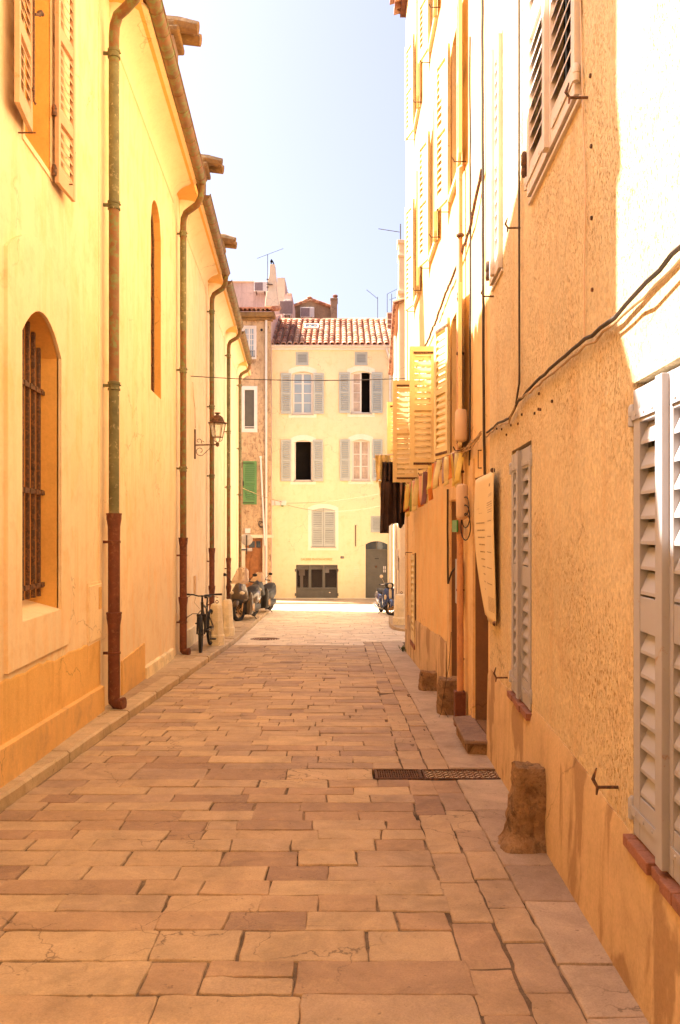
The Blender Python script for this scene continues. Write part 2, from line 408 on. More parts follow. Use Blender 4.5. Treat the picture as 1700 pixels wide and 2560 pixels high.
M['bollard']=stone('cut_pale_limestone',[(.80,.64,.40),(.84,.70,.47)],attr=False,rough=.8,patch=.2)
M['pier']=stone('old_purple_brown_stone',[(.22,.14,.11),(.33,.22,.16),(.15,.10,.08)],attr=False,rough=.9,fine=14,bump_d=.012,patch=.5)
M['lichen']=stone('lichened_tile_stone',[(.21,.12,.06),(.32,.18,.06),(.14,.085,.05)],attr=False,rough=.9,fine=16,bump_d=.01,patch=.6)
M['brick']=stone('red_sill_brick',[(.36,.15,.09),(.28,.12,.08)],attr=False,rough=.8,patch=.2)
M['tiles']=attrcol('canal_roof_tiles',[(.20,.085,.055),(.46,.20,.11),(.55,.28,.16),(.60,.37,.24),(.36,.14,.08)],rough=.8)
M['copper']=paint('patinated_copper',(.19,.09,.035),.55,.15,.3,wear=(.15,.17,.06),wear_amt=.32,scale=3.2,bump_d=.001)
M['patina']=paint('green_streaked_zinc',(.15,.135,.06),.6,.1,.35,wear=(.42,.36,.20),wear_amt=.14,scale=5,bump_d=.001)
M['iron_red']=paint('rusty_red_cast_iron',(.15,.045,.022),.6,.1,.35,wear=(.22,.085,.04),wear_amt=.2,scale=6,bump_d=.002)
M['rust']=paint('dark_rusted_iron',(.10,.055,.035),.75,.2,.4,wear=(.26,.11,.05),wear_amt=.3,scale=12,bump_d=.002)
M['iron']=paint('black_iron',(.035,.028,.025),.5,.4,.3,scale=10)
M['mauve_shutter']=paint('grey_mauve_shutter_paint',(.40,.385,.40),.55,0,.07,wear=(.36,.26,.2),wear_amt=.02,scale=3,bump_d=.0006)
M['white_shutter']=paint('offwhite_shutter_paint',(.72,.62,.54),.6,0,.06,scale=3)
M['pink_shutter']=paint('weathered_pinkish_shutter_paint',(.60,.37,.22),.7,0,.1,wear=(.55,.27,.12),wear_amt=.05,scale=5,bump_d=.001)
M['yellow_shutter']=paint('cream_yellow_shutter_paint',(.80,.63,.32),.6,0,.1,wear=(.6,.36,.14),wear_amt=.06,scale=4)
M['grey_shutter']=paint('pale_grey_shutter_paint',(.47,.48,.43),.6,0,.06,scale=3)
M['green_shutter']=paint('green_shutter_paint',(.13,.27,.09),.6,0,.1,scale=3)
M['blue_shutter']=paint('pale_blue_shutter_paint',(.38,.48,.55),.6,0,.1,scale=3)
M['white']=paint('white_paint',(.80,.72,.64),.55,0,.05,scale=4)
M['white_pipe']=paint('whitish_downpipe',(.78,.70,.60),.5,0,.08,scale=4)
M['orange_pipe']=paint('orange_painted_pipe',(.60,.30,.14),.6,0,.15,wear=(.5,.2,.1),wear_amt=.1,scale=5)
M['dark_door']=paint('dark_olive_door_paint',(.125,.11,.085),.5,0,.12,scale=4)
M['wood_door']=paint('varnished_brown_wood',(.36,.14,.045),.45,0,.3,scale=4)
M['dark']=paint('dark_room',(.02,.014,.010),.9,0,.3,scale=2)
M['glass']=glassy('window_glass',(.05,.06,.07))
M['sky_tint_glass']=glassy('sky_reflection_tinted_glass',(.35,.42,.48),.15)  # bluish sky reflection put into the base colour of the panes
M['curtain']=paint('beige_curtain',(.55,.42,.33),.9,0,.2,scale=3)
M['lamp_glass']=glassy('lamp_glass',(.9,.86,.75),.15,alpha=.35)
M['windshield']=glassy('tinted_windshield',(.62,.42,.24),.06,alpha=.5,spec=.8)
M['bike_body']=paint('dark_brown_grey_fairing',(.075,.045,.022),.3,.4,.1,scale=3,spec=.6,coat=.6)
M['bike_body2']=paint('graphite_fairing',(.022,.018,.015),.45,.0,.1,scale=3,spec=.4,coat=.1)
M['black_plastic']=paint('black_plastic',(.018,.016,.015),.45,0,.2,scale=8)
M['tyre']=paint('tyre_rubber',(.022,.020,.019),.85,0,.2,scale=20)
M['chrome']=paint('bright_metal',(.70,.62,.52),.25,.9,.05,scale=6)
M['rim_gold']=paint('bronze_rim',(.45,.27,.12),.35,.6,.1,scale=6)
M['blue_paint']=paint('dark_blue_scooter_paint',(.03,.06,.17),.25,.1,.1,scale=3,coat=.7)
M['headlight']=glassy('headlight_glass',(.75,.62,.42),.1,spec=.8)
M['seat']=paint('black_vinyl_seat',(.025,.02,.018),.6,0,.2,scale=9)
M['sign']=paint('grey_sign_metal',(.50,.42,.34),.5,.3,.1,scale=5)
M['aerial']=paint('aerial_metal',(.10,.09,.10),.5,.5,.1,scale=5)
M['acwhite']=paint('offwhite_casing',(.76,.68,.62),.5,0,.06,scale=4)
M['acgrille']=paint('grey_fan_grille',(.34,.25,.24),.6,.1,.2,scale=8)
M['ink']=paint('grey_ink',(.36,.24,.12),.8,0,.1,scale=6)
M['gold_text']=paint('ochre_lettering',(.55,.33,.08),.6,0,.1,scale=6)
M['paper']=paint('cream_vinyl_sheet',(.80,.62,.34),.6,0,.04,scale=2)
M['cable']=paint('black_cable',(.05,.035,.025),.7,0,.3,scale=9)
M['tan_cable']=paint('tan_painted_cable',(.42,.27,.13),.7,0,.3,scale=9)
M['rubber_tan']=paint('beige_plastic',(.74,.52,.34),.5,0,.05,scale=5)
M['greenplate']=paint('green_enamel',(.06,.28,.07),.4,0,.1,scale=5)
M['cloth_yellow']=paint('pale_yellow_cloth',(.78,.62,.30),.9,0,.12,scale=8)
M['cloth_dark']=paint('dark_brown_cloth',(.055,.03,.022),.95,0,.3,scale=8)
M['cloth_black']=paint('black_cloth',(.02,.015,.013),.95,0,.3,scale=8)
M['cloth_pink']=paint('pink_checked_cloth',(.78,.50,.40),.9,0,.12,scale=16)
# ---------------------------------------------------------------- ground
XL=lambda y:-2.06-.055*y
XR=lambda y:1.0+.041*y if y<6.9 else 1.283-.002*(y-6.9)
def XK(y): return -2.22 if y<17 else -2.22-.028*(y-17)
rg=random.Random(5)
mb=MB(); ys=[-60,-10,0,5,10,15,20,25]+[27+k for k in range(0,11)]+[50,120]
for a,b in zip(ys,ys[1:]):
    za=(G(a) if a>-10 else .44)-.07; zb=(G(b) if b>-10 else .44)-.07
    mb.poly([(-60,a,za),(60,a,za),(60,b,zb),(-60,b,zb)])
struct('ground',mb,M['joint'])
mb=MB(); ys=[-6+i*1.0 for i in range(13)]+[6.04,6.34]+[7+i for i in range(24)]
ys=sorted(set(ys))
for a,b in zip(ys,ys[1:]):
    if abs(a-6.04)<.01: mb.poly([(-3.9,a,G(a)-.009),(.25,a,G(a)-.009),(.25,b,G(b)-.009),(-3.9,b,G(b)-.009)]); mb.poly([(.25,a,G(a)-.06),(2.6,a,G(a)-.06),(2.6,b,G(b)-.06),(.25,b,G(b)-.06)]); continue
    mb.poly([(-3.9,a,G(a)-.009),(2.6,a,G(a)-.009),(2.6,b,G(b)-.009),(-3.9,b,G(b)-.009)])
struct('joint_sand',mb,M['joint'])

def paver(mb, x0,x1,y0,y1, z0f, gap=.007, jit=.006, lift=.004):
    rnd=rg; near=y0<9; mb.cur=rnd.random()*(.7 if y0<5.2 else 1)+(0 if y0<7 else .25+.1*rnd.random()); mb.cur=min(1,mb.cur)  # tone shifted by distance: foreground shade and far brightness put into stone colour
    g=gap*(.25+1.3*rnd.random()**2)
    x0+=g/2; x1-=g/2; y0+=g/2*(.6+rnd.random()*.8); y1-=g/2
    if x1-x0<.03 or y1-y0<.03: return
    cs=[(x0,y0),(x1,y0),(x1,y1),(x0,y1)]
    cs=[(a+rnd.uniform(-jit,jit)*1.5,b+rnd.uniform(-jit,jit)*1.3) for a,b in cs]
    pts=[]; cr=.005+.014*rnd.random()*rnd.random() if near else .006
    step=.05 if y0<5.5 else (.1 if near else 9)
    for i in range(4):
        p=Vector(cs[i]); q=Vector(cs[(i+1)%4]); L=(q-p).length; d=(q-p)/L
        c=min(cr,L*.25); n=max(1,int((L-2*c)/step)); nn=Vector((-d.y,d.x))
        a0=p+d*c; a1=q-d*c
        for k in range(n+1):
            t=a0.lerp(a1,k/n)
            if near and 0<k<n: t=t+nn*(noise.noise(Vector((t.x*9,t.y*9,i*3.1)))*.008+noise.noise(Vector((t.x*40,t.y*40,i)))*.007)
            pts.append(t)
        if near:
            pts.append(q-d*c*.25+Vector((0,0))+ (Vector(cs[(i+2)%4])-q).normalized()*c*.25)
    cx=sum(p.x for p in pts)/len(pts); cy=sum(p.y for p in pts)/len(pts)
    tx=rnd.uniform(-.010,.010); ty=rnd.uniform(-.012,.012); zj=rnd.uniform(-lift,lift)
    def z(p): return z0f(p.y)+zj+tx*(p.x-cx)+ty*(p.y-cy)
    C=Vector((cx,cy)); W=min(x1-x0,y1-y0)
    def ins(p,k): 
        v=(C-p); return p+v.normalized()*k*(1 if v.length>W*.6 else .8)
    r0=[Vector((p.x,p.y,z(p)-.07)) for p in pts]; r1=[Vector((p.x,p.y,z(p)-.008)) for p in pts]
    r2=[]; r3=[]
    for p in pts:
        q=ins(p,.003); r2.append(Vector((q.x,q.y,z(q)-.002)))
        q=ins(p,.008); r3.append(Vector((q.x,q.y,z(q))))
    mb.rings([r0,r1,r2,r3],cap=False)
    if near and (x1-x0)>.1:
        # gently worn top: two more rings towards the middle, a little dished or domed
        n=len(r3); base=len(mb.v)
        q1=[]
        for p in pts:
            q=p.lerp(C,.45); q1.append(Vector((q.x,q.y,z(q)+noise.noise(Vector((q.x*5,q.y*5,1)))*.004)))
        c3=Vector((cx,cy,z(C)+.001))
        mb.add(r3+q1+[c3],[(i,(i+1)%n,n+(i+1)%n,n+i) for i in range(n)]+[(n+i,n+(i+1)%n,2*n) for i in range(n)])
    else:
        mb.poly(r3)

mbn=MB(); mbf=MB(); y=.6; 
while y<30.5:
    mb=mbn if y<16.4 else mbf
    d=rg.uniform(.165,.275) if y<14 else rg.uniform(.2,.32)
    if y<6.02-.001 and y+d>5.86: d=6.025-y
    elif abs(y-6.025)<.01: d=.33
    lj=-2.22
    x=XK(y)+.004; xe=.50+ rg.uniform(-.02,.02) if y<17 else 2.3
    x-=rg.uniform(0,.0)
    first=True
    while x<xe-.02:
        L=rg.choice([rg.uniform(.2,.36),rg.uniform(.32,.55),rg.uniform(.45,.7)])
        if first: L*=rg.uniform(.4,1); first=False
        if xe-(x+L)<.2: L=xe-x
        # drain cut-out
        if not (6.02<y+d/2<6.36 and x+L>.26):
            if rg.random()<.05 and d>.24:
                paver(mb,x,x+L,y,y+d/2,G); paver(mb,x,x+L,y+d/2,y+d,G)
            else: paver(mb,x,x+L,y,y+d,G)
        elif x<.25: paver(mb,x,.262,y,y+d,G)
        x+=L
    y+=d
mb=mbn
# two channel courses laid lengthwise
for x0,x1 in ((.502,.693),(.694,.874)):
    y=.6
    while y<17:
        L=rg.uniform(.22,.48)
        if y<6.02 and y+L>5.9: L=6.03-y
        elif abs(y-6.03)<.01: y=6.355; continue
        paver(mb,x0,x1,y,y+L,lambda q:G(q)-.004,jit=.005)
        y+=L
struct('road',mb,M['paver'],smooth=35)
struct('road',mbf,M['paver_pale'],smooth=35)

# right-hand strip of pale slabs up to the wall
mb=MB(); y=.6
while y<17:
    L=rg.uniform(.35,.8)
    if y<6.02 and y+L>5.8: L=6.03-y
    elif abs(y-6.03)<.01: y=6.355; continue
    paver(mb,.875,XR(y)+.06,y,y+L,lambda q:G(q)+.004,gap=.006,jit=.003,lift=.002)
    y+=L
struct('pavement',mb,M['pale_slab'],smooth=35)

# left pavement: kerb stones and slabs behind them
mb=MB(); y=1.2
while y<27.5:
    L=rg.uniform(.55,1.0); x1=XK(y)-.002; x0=max(XL(y)-.02,x1-.2)
    mb.cur=rg.random()
    j=rg.uniform(-.008,.008)
    n=4; rr=[]
    for k in range(n+1):
        yy=y+.004+(L-.008)*k/n; z=G(yy)+.095+j; w=noise.noise(Vector((yy*6,0,j*90)))*.008; wz=noise.noise(Vector((yy*5,4,j*90)))*.006
        rr.append([Vector((x0,yy,z-.2)),Vector((x1+j+w,yy,z-.2)),Vector((x1+j+w,yy,z-.018+wz)),Vector((x1+j-.018+w,yy,z+wz)),Vector((x0,yy,z))])
    mb.rings(rr); y+=L
struct('kerb',mb,M['kerb'],smooth=30)
mb=MB(); y=5.5
while y<29.0:
    L=rg.uniform(.45,.8); a=XL(y+L)-.03; b=XK(y)-.205
    if b-a>.07:
        if b-a>.42:
            c=a+(b-a)*rg.uniform(.4,.6); paver(mb,a,c,y,y+L,lambda q:G(q)+.092,jit=.003,lift=.002); paver(mb,c,b,y,y+L,lambda q:G(q)+.092,jit=.003,lift=.002)
        else: paver(mb,a,b,y,y+L,lambda q:G(q)+.092,jit=.003,lift=.002)
    y+=L
struct('pavement',mb,M['kerb'],smooth=35)
# rounded kerb at the right corner
mb=MB(); zc=G(20.6)
out=[(2.4,19.6)]+[(1.75-.42*math.sin(t*math.pi/2/6)*1.0,20.95-1.2*math.cos(t*math.pi/2/6)) for t in range(7)]+[(1.33,21.5),(1.4,23),(2.4,23)]
mb.hexa([Vector((a,b,zc-.15)) for a,b in out],[Vector((a,b,zc+.10)) for a,b in out])
struct('kerb',mb,M['kerb'],bevel=.012)
# cross street and the pavement before the far house
mb=MB()
for a,b in ((30.5,31.5),(31.5,32.5),(32.5,33.05)):
    mb.poly([(-22,a,G(a)),(22,a,G(a)),(22,b,G(b)),(-22,b,G(b))])
struct('cross_street',mb,M['pale_slab'])
mb=MB(); mb.box(-20,20,33.05,36.5,G(34)-.3,G(34)+.07)
struct('pavement',mb,M['kerb'],bevel=.012)
# ---------------------------------------------------------------- long yellow building on the left
FL=WF(-2.06,0,-.055,1,1,0)
LB=thing('yellow_building','long pale yellow rendered building along the left side with five drainpipes and a cove cornice','building',(XL(6),6,G(6)))
EAVE=7.45; Y1=30.0; Y0=4.20
barred=arch(5.94,6.93,.93,3.36,.26,10)
upwin=rect(6.05,6.70,4.6,6.5)
slit=arch(11.35,12.2,3.62,6.45,.42,10,True)
mb=MB()
slab(mb,FL,[(Y0,-.6),(Y1,-1.9),(Y1,EAVE),(Y0,EAVE)],[barred,upwin,slit],0,0,outer_sides=False,hole_d0=-.001)
make('wall',mb,M['left_wall'],LB)
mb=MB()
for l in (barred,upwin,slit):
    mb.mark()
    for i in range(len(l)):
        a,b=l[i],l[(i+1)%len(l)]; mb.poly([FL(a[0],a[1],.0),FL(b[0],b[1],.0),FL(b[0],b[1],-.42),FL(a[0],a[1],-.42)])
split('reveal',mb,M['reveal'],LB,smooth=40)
# end walls and back (closed shell)
mb=MB()
a=FL(Y1,-1.9); b=FL(Y1,EAVE); 
mb.poly([a,a+Vector((-9,0,0)),b+Vector((-9,0,0)),b])
mb.poly([b,b+Vector((-9,0,0)),b+Vector((-4.5,0,1.9))])
a=FL(Y0,-.6); b=FL(Y0,EAVE)
mb.poly([a,a+Vector((-9,2.43,0)),b+Vector((-9,2.43,0)),b])
mb.poly([FL(Y0,-.6,-9),FL(Y1,-1.9,-9),FL(Y1,EAVE,-9),FL(Y0,EAVE,-9)])
make('end_wall',mb,M['left_wall'],LB)
# raised near gable parapet: makes the sloping shadow on the house across the street
mb=MB()
pr=[(4.5,5.2),(4.6,7.5),(8.6,7.5),(6.1,8.12),(4.20,8.62),(4.20,6.4),(3.55,5.45),(3.55,5.2)]
lo=[FL(a,z,.30) for a,z in pr]; hi=[FL(a,z,.0) for a,z in pr]
mb.hexa(lo,hi); make('gable_parapet',mb,M['left_trim'],LB)
# roof
mb=MB()
e0=FL(Y0,EAVE+.16,.36); e1=FL(Y1,EAVE+.16,.36); r=Vector((-4.9,0,2.0))
u=Vector((0,0,.06)); r0=Vector((-4.9,1.33,2.0))
mb.hexa([e0,e1,e1+r,e0+r0],[e0+u,e1+u,e1+r+u,e0+r0+u])
f0=FL(Y0,EAVE+.1,-9.3)+Vector((0,2.6,0)); f1=FL(Y1,EAVE+.1,-9.3)
mb.hexa([e0+r0,e1+r,f1,f0],[p+Vector((0,0,.07)) for p in (e0+r0,e1+r,f1,f0)])
make('roof',mb,M['tiles'],LB)
mb=MB(); pipes=[8.55,13.8,18.5,23.1,27.8]
# edge row of tile ends over each gutter
k=0; y=4.5
while y<Y1-.1:
    c=FL(y,EAVE+.2,.40); mb.cur=rg.random()
    mb.rings([[c+Vector((-q*.5,math.cos(math.pi*j/5)*.085,q*.2+math.sin(math.pi*j/5)*.07)) for j in range(6)] for q in (0,1)],cap=False,closed=False)
    y+=.21
make('edge_tiles',mb,M['tiles'],LB,smooth=50,solid=.015)
# cove cornice, one run between each pair of pipes
mb=MB(); starts=[4.25]+[p+.28 for p in pipes]; ends=[p-.22 for p in pipes]+[Y1+.05]
for s0,s1 in zip(starts,ends):
    if s1-s0<.6: continue
    prof=[(0.001,7.12),(.018,7.13),(.02,7.16)]+[(.02+.36*(1-math.cos(t*math.pi/2/7)),7.16+.30*math.sin(t*math.pi/2/7)) for t in range(1,8)]+[(.40,7.46),(.40,7.50),(0,7.50)]
    n=14; rr=[]
    for k in range(n+1):
        yy=s0+(s1-s0)*k/n
        e=min(yy-s0,s1-yy); f=1.0 if e>.12 else .55+.45*math.sin(max(0,e)/.12*math.pi/2)
        rr.append([FL(yy,7.5-(7.5-z)*f,d*f) for d,z in prof])
    ex=[]
    for yy,f in ((s0,.45),(s0+.03,.7),(s0+.08,.9),(s0+.15,1),(s1-.15,1),(s1-.08,.9),(s1-.03,.7),(s1,.45)):
        ex.append([FL(yy,7.5-(7.5-z)*f,d*f) for d,z in prof])
    mb.rings(ex)
make('cornice',mb,M['left_trim'],LB,smooth=40)
mb=MB(); FL.box(mb,Y0,Y1,7.451,7.57,-.2,.34); make('eave_board',mb,M['reveal'],LB)
# gutters
gl=[(4.3,8.25),(8.75,13.45),(14.0,18.2),(18.7,22.8),(23.3,27.5)]
for gi,(a,b) in enumerate(gl):
    mb=MB(); zt=7.56-.012*gi*2; rad=.088
    def half(yy,z,rd,th=0): return [FL(yy,z-math.sin(math.pi*j/10)*rd,.47-math.cos(math.pi*j/10)*rd) for j in range(11)]
    mb.rings([half(a,zt,rad),half(b,zt-.03,rad)],cap=False,closed=False)
    mb.rings([half(a,zt,rad-.006),half(b,zt-.03,rad-.006)],cap=False,closed=False)
    for yy in (a,b): mb.poly(half(yy,zt-.015,rad))
    y=a+.3
    while y<b-.1:
        zz=zt-.03*(y-a)/(b-a)
        mb.rings([half(y-.008,zz,rad+.001),half(y-.004,zz,rad+.006),half(y+.004,zz,rad+.006),half(y+.008,zz,rad+.001)],cap=False,closed=False)
        y+=.42
    mb.tube([FL(a,zt,.56),FL(b,zt-.03,.56)],.011,6)
    make('gutter',mb,M['copper'],LB,smooth=40)
# drainpipes
for i,py in enumerate(pipes):
    g=G(py)+.1; zi={0:1.80,1:1.55,2:1.35,3:1.25,4:.95}[i]
    if i>0: zi=EYE+(1330-[1955,1344,1370,1395,1440][i])/2000*py
    ztop=7.0; dd=.115; rad=.055
    mb=MB()
    go=py-.33 if i<5 else py
    # swan neck from gutter outlet back to the wall
    q=[FL(go,7.47,.47),FL(go,7.36,.47),FL(go+.03,7.24,.45),FL(go+.12,7.16,.38),FL(go+.22,7.12,.26),FL(py-.06,7.08,.17),FL(py-.01,7.0,dd+.01),FL(py,6.88,dd),FL(py,6.6,dd)]
    mb.tube(q,[.07,.05]+[rad]*7,12)
    p=make('drainpipe',mb,M['copper'],LB,smooth=50)
    zs=[6.6,5.1,3.17,zi]
    mats=[M['patina'],M['copper'],M['patina']] if i==0 else ([M['patina'],M['copper'],M['copper']] if i<3 else [M['patina'],M['patina'],M['copper']])
    for k in range(3):
        mb=MB(); mb.tube([FL(py,zs[k],dd),FL(py,zs[k+1]-.02,dd)],rad*.985 if k%2 else rad,14)
        make('pipe_length',mb,mats[k],p,smooth=50)
    for zc in ([6.72,5.1,3.17] if i==0 else [6.75,4.4,2.7] if i==1 else [6.7,4.5,2.9]):
        mb=MB()
        mb.lathe(FL(py,zc-.06,dd),(0,0,1),[(rad+.002,0),(rad+.012,.004),(rad+.012,.022),(rad+.003,.028),(rad+.003,.06),(rad+.012,.066),(rad+.012,.09),(rad+.002,.095)],16)
        FL.box(mb,py-.012,py+.012,zc-.02,zc+.01,-.02,dd-rad+.005)
        mb.lathe(FL(py,zc-.004,dd+rad),(1,0,0),[(.01,0),(.008,.02)],8)
        make('collar',mb,M['patina'],p,smooth=40)
    mb=MB(); rr=rad+.008
    def sock(z): return [(rr,z-.30),(rr+.003,z-.14),(rr+.016,z-.06),(rr+.016,z-.02),(rr+.020,z-.02),(rr+.020,z),(rr-.002,z)]
    z2=(zi+g)/2-.02 if i<2 else zi-(zi-g)*.45
    zb=g+.10
    mb.lathe(FL(py,0,dd),(0,0,1),[(rr,zb),(rr,z2-.30)]+sock(z2)[1:],16)
    mb.lathe(FL(py,0,dd),(0,0,1),[(rr,z2-.02)]+sock(zi),16)
    for zc in (zi-.32,z2-.45 if z2-.45>g else z2-.2):
        mb.lathe(FL(py,zc,dd),(0,0,1),[(rr,0),(rr+.007,.004),(rr+.007,.026),(rr,.03)],14); FL.box(mb,py-.012,py+.012,zc,zc+.028,-.02,dd-rr)
    if i in (0,1):
        mb.tube([FL(py,zb+.01,dd),FL(py,zb-.03,dd),FL(py-.01,zb-.055,dd+.03),FL(py-.02,zb-.06,dd+.09)],[rr,rr,rr*1.02,rr*1.05],14)
        mb.lathe(FL(py-.02,zb-.06,dd+.085),(1,-.1,0),[(rr*1.05,0),(rr*1.2,.004),(rr*1.2,.03),(rr*.9,.031)],14)
    make('cast_iron_foot',mb,M['iron_red'],p,smooth=45)

# stone buttress tops standing above the eave
for k,(py_,zt) in enumerate(((13.6,10.18),(17.9,9.9),(21.9,9.62))):
    mb=MB(); FL.box(mb,py_-.28,py_+.28,7.5,zt-.28,-1.6,.02)
    bm_=make('buttress',mb,M['pier'],LB,bevel=.02)
    mb=MB()
    c0=FL(py_,zt-.26,-1.9); 
    for j,(d0,d1,zz,hw) in enumerate(((-1.9,.12,zt-.28,.36),(-1.9,.05,zt-.16,.30))):
        FL.box(mb,py_-hw,py_+hw,zz,zz+.11,d0,d1)
    make('coping',mb,M['lichen'],bm_,bevel=.03)
    mb=MB()
    for q in (-.17,.17):
        mb.tube([FL(py_+q,zt+.12,-1.9),FL(py_+q,zt-.06,.1),FL(py_+q,zt-.12,.42)],[.13,.12,.10],8)
    mb.tube([FL(py_,zt+.20,-1.9),FL(py_,zt+.02,.1),FL(py_,zt-.04,.34)],[.13,.12,.10],8)
    make('ridge_tile',mb,M['lichen'],bm_,smooth=40)
# barred window
mb=MB(); slab(mb,FL,arch(6.0-.36,6.93+.28,.60,3.92,.30,10),[barred],-.01,.028); make('window_surround',mb,M['left_wall'],LB,bevel=.006)
W=LOC and None
mb=MB(); mb.poly([FL(a,z,-.415) for a,z in rect(5.98,6.95,.9,3.4)]); wp=make('window',mb,M['reveal'],LB)
mb=MB(); 
lo=[FL(5.99,.80,.01),FL(6.94,.80,.01),FL(6.94,.80,-.41),FL(5.99,.80,-.41)]; hi=[FL(5.995,.935,.012),FL(6.935,.935,.012),FL(6.935,1.05,-.41),FL(5.995,1.05,-.41)]
mb.hexa(lo,hi); make('sill',mb,M['left_trim'],wp,bevel=.006)
for k in range(6):
    aa=6.15+k*.14; z1=3.10+.24*(1-((aa-6.465)/.465)**2)
    mb=MB(); FL.box(mb,aa-.016,aa+.016,1.05,z1,-.16,-.128); make('bar',mb,M['rust'],wp,bevel=.004)
for zz in (1.13,1.92,2.78):
    mb=MB(); FL.box(mb,5.99,6.94,zz,zz+.035,-.125,-.115)
    for k in range(6): FL.box(mb,6.15+k*.14-.025,6.15+k*.14+.025,zz-.005,zz+.04,-.122,-.108)
    make('cross_bar',mb,M['rust'],wp)
# upper window with louvred shutters
mb=MB(); mb.poly([FL(a,z,-.30) for a,z in rect(6.0,6.9,4.55,6.55)]); up=make('window',mb,M['reveal'],LB)
mb=MB(); slab(mb,FL,rect(6.05-.045,6.70+.045,4.555,6.55),[rect(6.05,6.70,4.6,6.5)],-.005,.012); make('frame',mb,M['left_trim'],up)
mb=MB(); h=FL(6.70,4.53,.04); Mx=leaf(mb,h,(.02,1),.40,2.05,(1,-.2),pitch=.075,mid=(.28,.62),midw=.09,st=.05)
s=make('shutter',mb,M['pink_shutter'],LB)
mb=MB()
for zz in (.05,.55): mb.lathe(Mx@Vector((-.012,0,zz)),(0,0,1),[(.018,0),(.022,.02),(.018,.05),(.022,.06),(.014,.09)],8); 
mb.tube([FL(6.95,4.62,.0),FL(6.95,4.62,.12)],.006,6); mb.tube([FL(7.16,4.95,.0),FL(7.16,4.95,.08),FL(7.16,5.0,.085)],.005,6)
make('hinge',mb,M['rust'],s)
mb=MB(); h=FL(6.03,4.62,.04); Mx=leaf(mb,h,(.16,-1),.42,2.05,(1,.27),pitch=.075,mid=(.28,.62),midw=.09,st=.05)
s=make('shutter',mb,M['pink_shutter'],LB)
mb=MB(); xx=.012
mb.tube([Mx@Vector((xx,.045,.22)),Mx@Vector((xx,.045,2.0))],.008,8)
mb.tube([Mx@Vector((xx,.045,.23)),Mx@Vector((xx-.02,.05,.21)),Mx@Vector((xx-.05,.05,.235))],.006,6)
mb.lathe(Mx@Vector((xx,.045,1.02)),(0,0,1),[(.008,0),(.016,.02),(.016,.05),(.008,.07)],8)
hp=[Mx@Vector((xx-.0,.05,.88)),Mx@Vector((xx-.05,.06,.91)),Mx@Vector((xx-.10,.065,.95)),Mx@Vector((xx-.15,.07,1.0)),Mx@Vector((xx-.19,.07,1.0))]
mb.tube(hp,[.011,.009,.022,.010,.016],8)
for q in (.3,1.9): mb.boxm(Mx,xx-.02,xx+.02,.034,.05,q,q+.02)
mb.tube([FL(5.93,4.56,-.01),FL(5.93,4.56,.13)],.006,6)
make('shutter_bolt',mb,M['rust'],s,smooth=50)
# tall slit window with iron grille
mb=MB(); mb.poly([FL(a,z,-.13) for a,z in rect(11.3,12.25,3.6,6.5)]); sw=make('window',mb,M['wood_door'],LB)
mb=MB(); slab(mb,FL,arch(11.35,12.2,3.62,6.45,.42,10,True),[arch(11.42,12.13,3.70,6.38,.38,10,True)],-.125,-.10)
for zz in (4.1,4.6,5.1,5.6): FL.box(mb,11.42,12.13,zz,zz+.02,-.12,-.105)
FL.box(mb,11.76,11.79,3.7,6.35,-.122,-.103)
make('frame',mb,M['rust'],sw)
# plinth, patched patch, hatch, conduit cover
mb=MB()
def plz(y): return G(y)+.1+.26
for a,b in ((Y0,6.2),(6.2,7.6),(7.6,8.42)):
    mb.hexa([FL(a,G(a)-.2,0),FL(b,G(b)-.2,0),FL(b,G(b)-.2,.05),FL(a,G(a)-.2,.05)],[FL(a,plz(a),0),FL(b,plz(b),0),FL(b,plz(b)-.012,.045),FL(a,plz(a)-.012,.045)])
make('plinth',mb,M['left_plinth'],LB)
mb=MB(); n=40; rr=[]
for k in range(n+1):
    yy=Y0+(8.40-Y0)*k/n; zt=.56+.05*noise.noise(Vector((yy*1.5,3,0)))+.03*noise.noise(Vector((yy*7,3,0)))-.02*(yy-5)
    rr.append([FL(yy,G(yy)-.1,.006),FL(yy,zt-.015,.006),FL(yy,zt,.001)])
mb.rings(rr,cap=False,closed=False); make('lower_render',mb,M['left_low'],LB)
mb=MB()
mb.hexa([FL(9.4,G(9.4)-.1,0),FL(10.8,G(10.8)-.1,0),FL(10.8,G(10.8)-.1,.03),FL(9.4,G(9.4)-.1,.03)],[FL(9.4,.08,0),FL(10.8,.10,0),FL(10.8,.10,.02),FL(9.4,.08,.02)])
make('repair_patch',mb,M['left_plinth'],LB)
mb=MB(); y=10.8
while y<13.2:
    L=.6; mb.hexa([FL(y,G(y)-.1,0),FL(y+L-.01,G(y+L)-.1,0),FL(y+L-.01,G(y+L)-.1,.06),FL(y,G(y)-.1,.06)],[FL(y,G(y)+.25,0),FL(y+L-.01,G(y+L)+.27,0),FL(y+L-.01,G(y+L)+.26,.05),FL(y,G(y)+.24,.05)]); y+=L
mb.mark(); y=14.2
while y<30.6:
    L=.9; mb.hexa([FL(y,G(y)-.1,0),FL(y+L-.01,G(y+L)-.1,0),FL(y+L-.01,G(y+L)-.1,.06),FL(y,G(y)-.1,.06)],[FL(y,G(y)+.42,0),FL(y+L-.01,G(y+L)+.44,0),FL(y+L-.01,G(y+L)+.43,.05),FL(y,G(y)+.41,.05)]); y+=L
split('skirting_stones',mb,M['bollard'],LB,bevel=.006)
mb=MB(); FL.box(mb,7.93,8.42,.50,1.06,.0,.02); hh=make('meter_hatch',mb,M['left_trim'],LB,bevel=.004)
mb=MB(); FL.box(mb,8.27,8.38,.80,1.03,.021,.027); make('hatch_window',mb,M['left_plinth'],hh,bevel=.003)
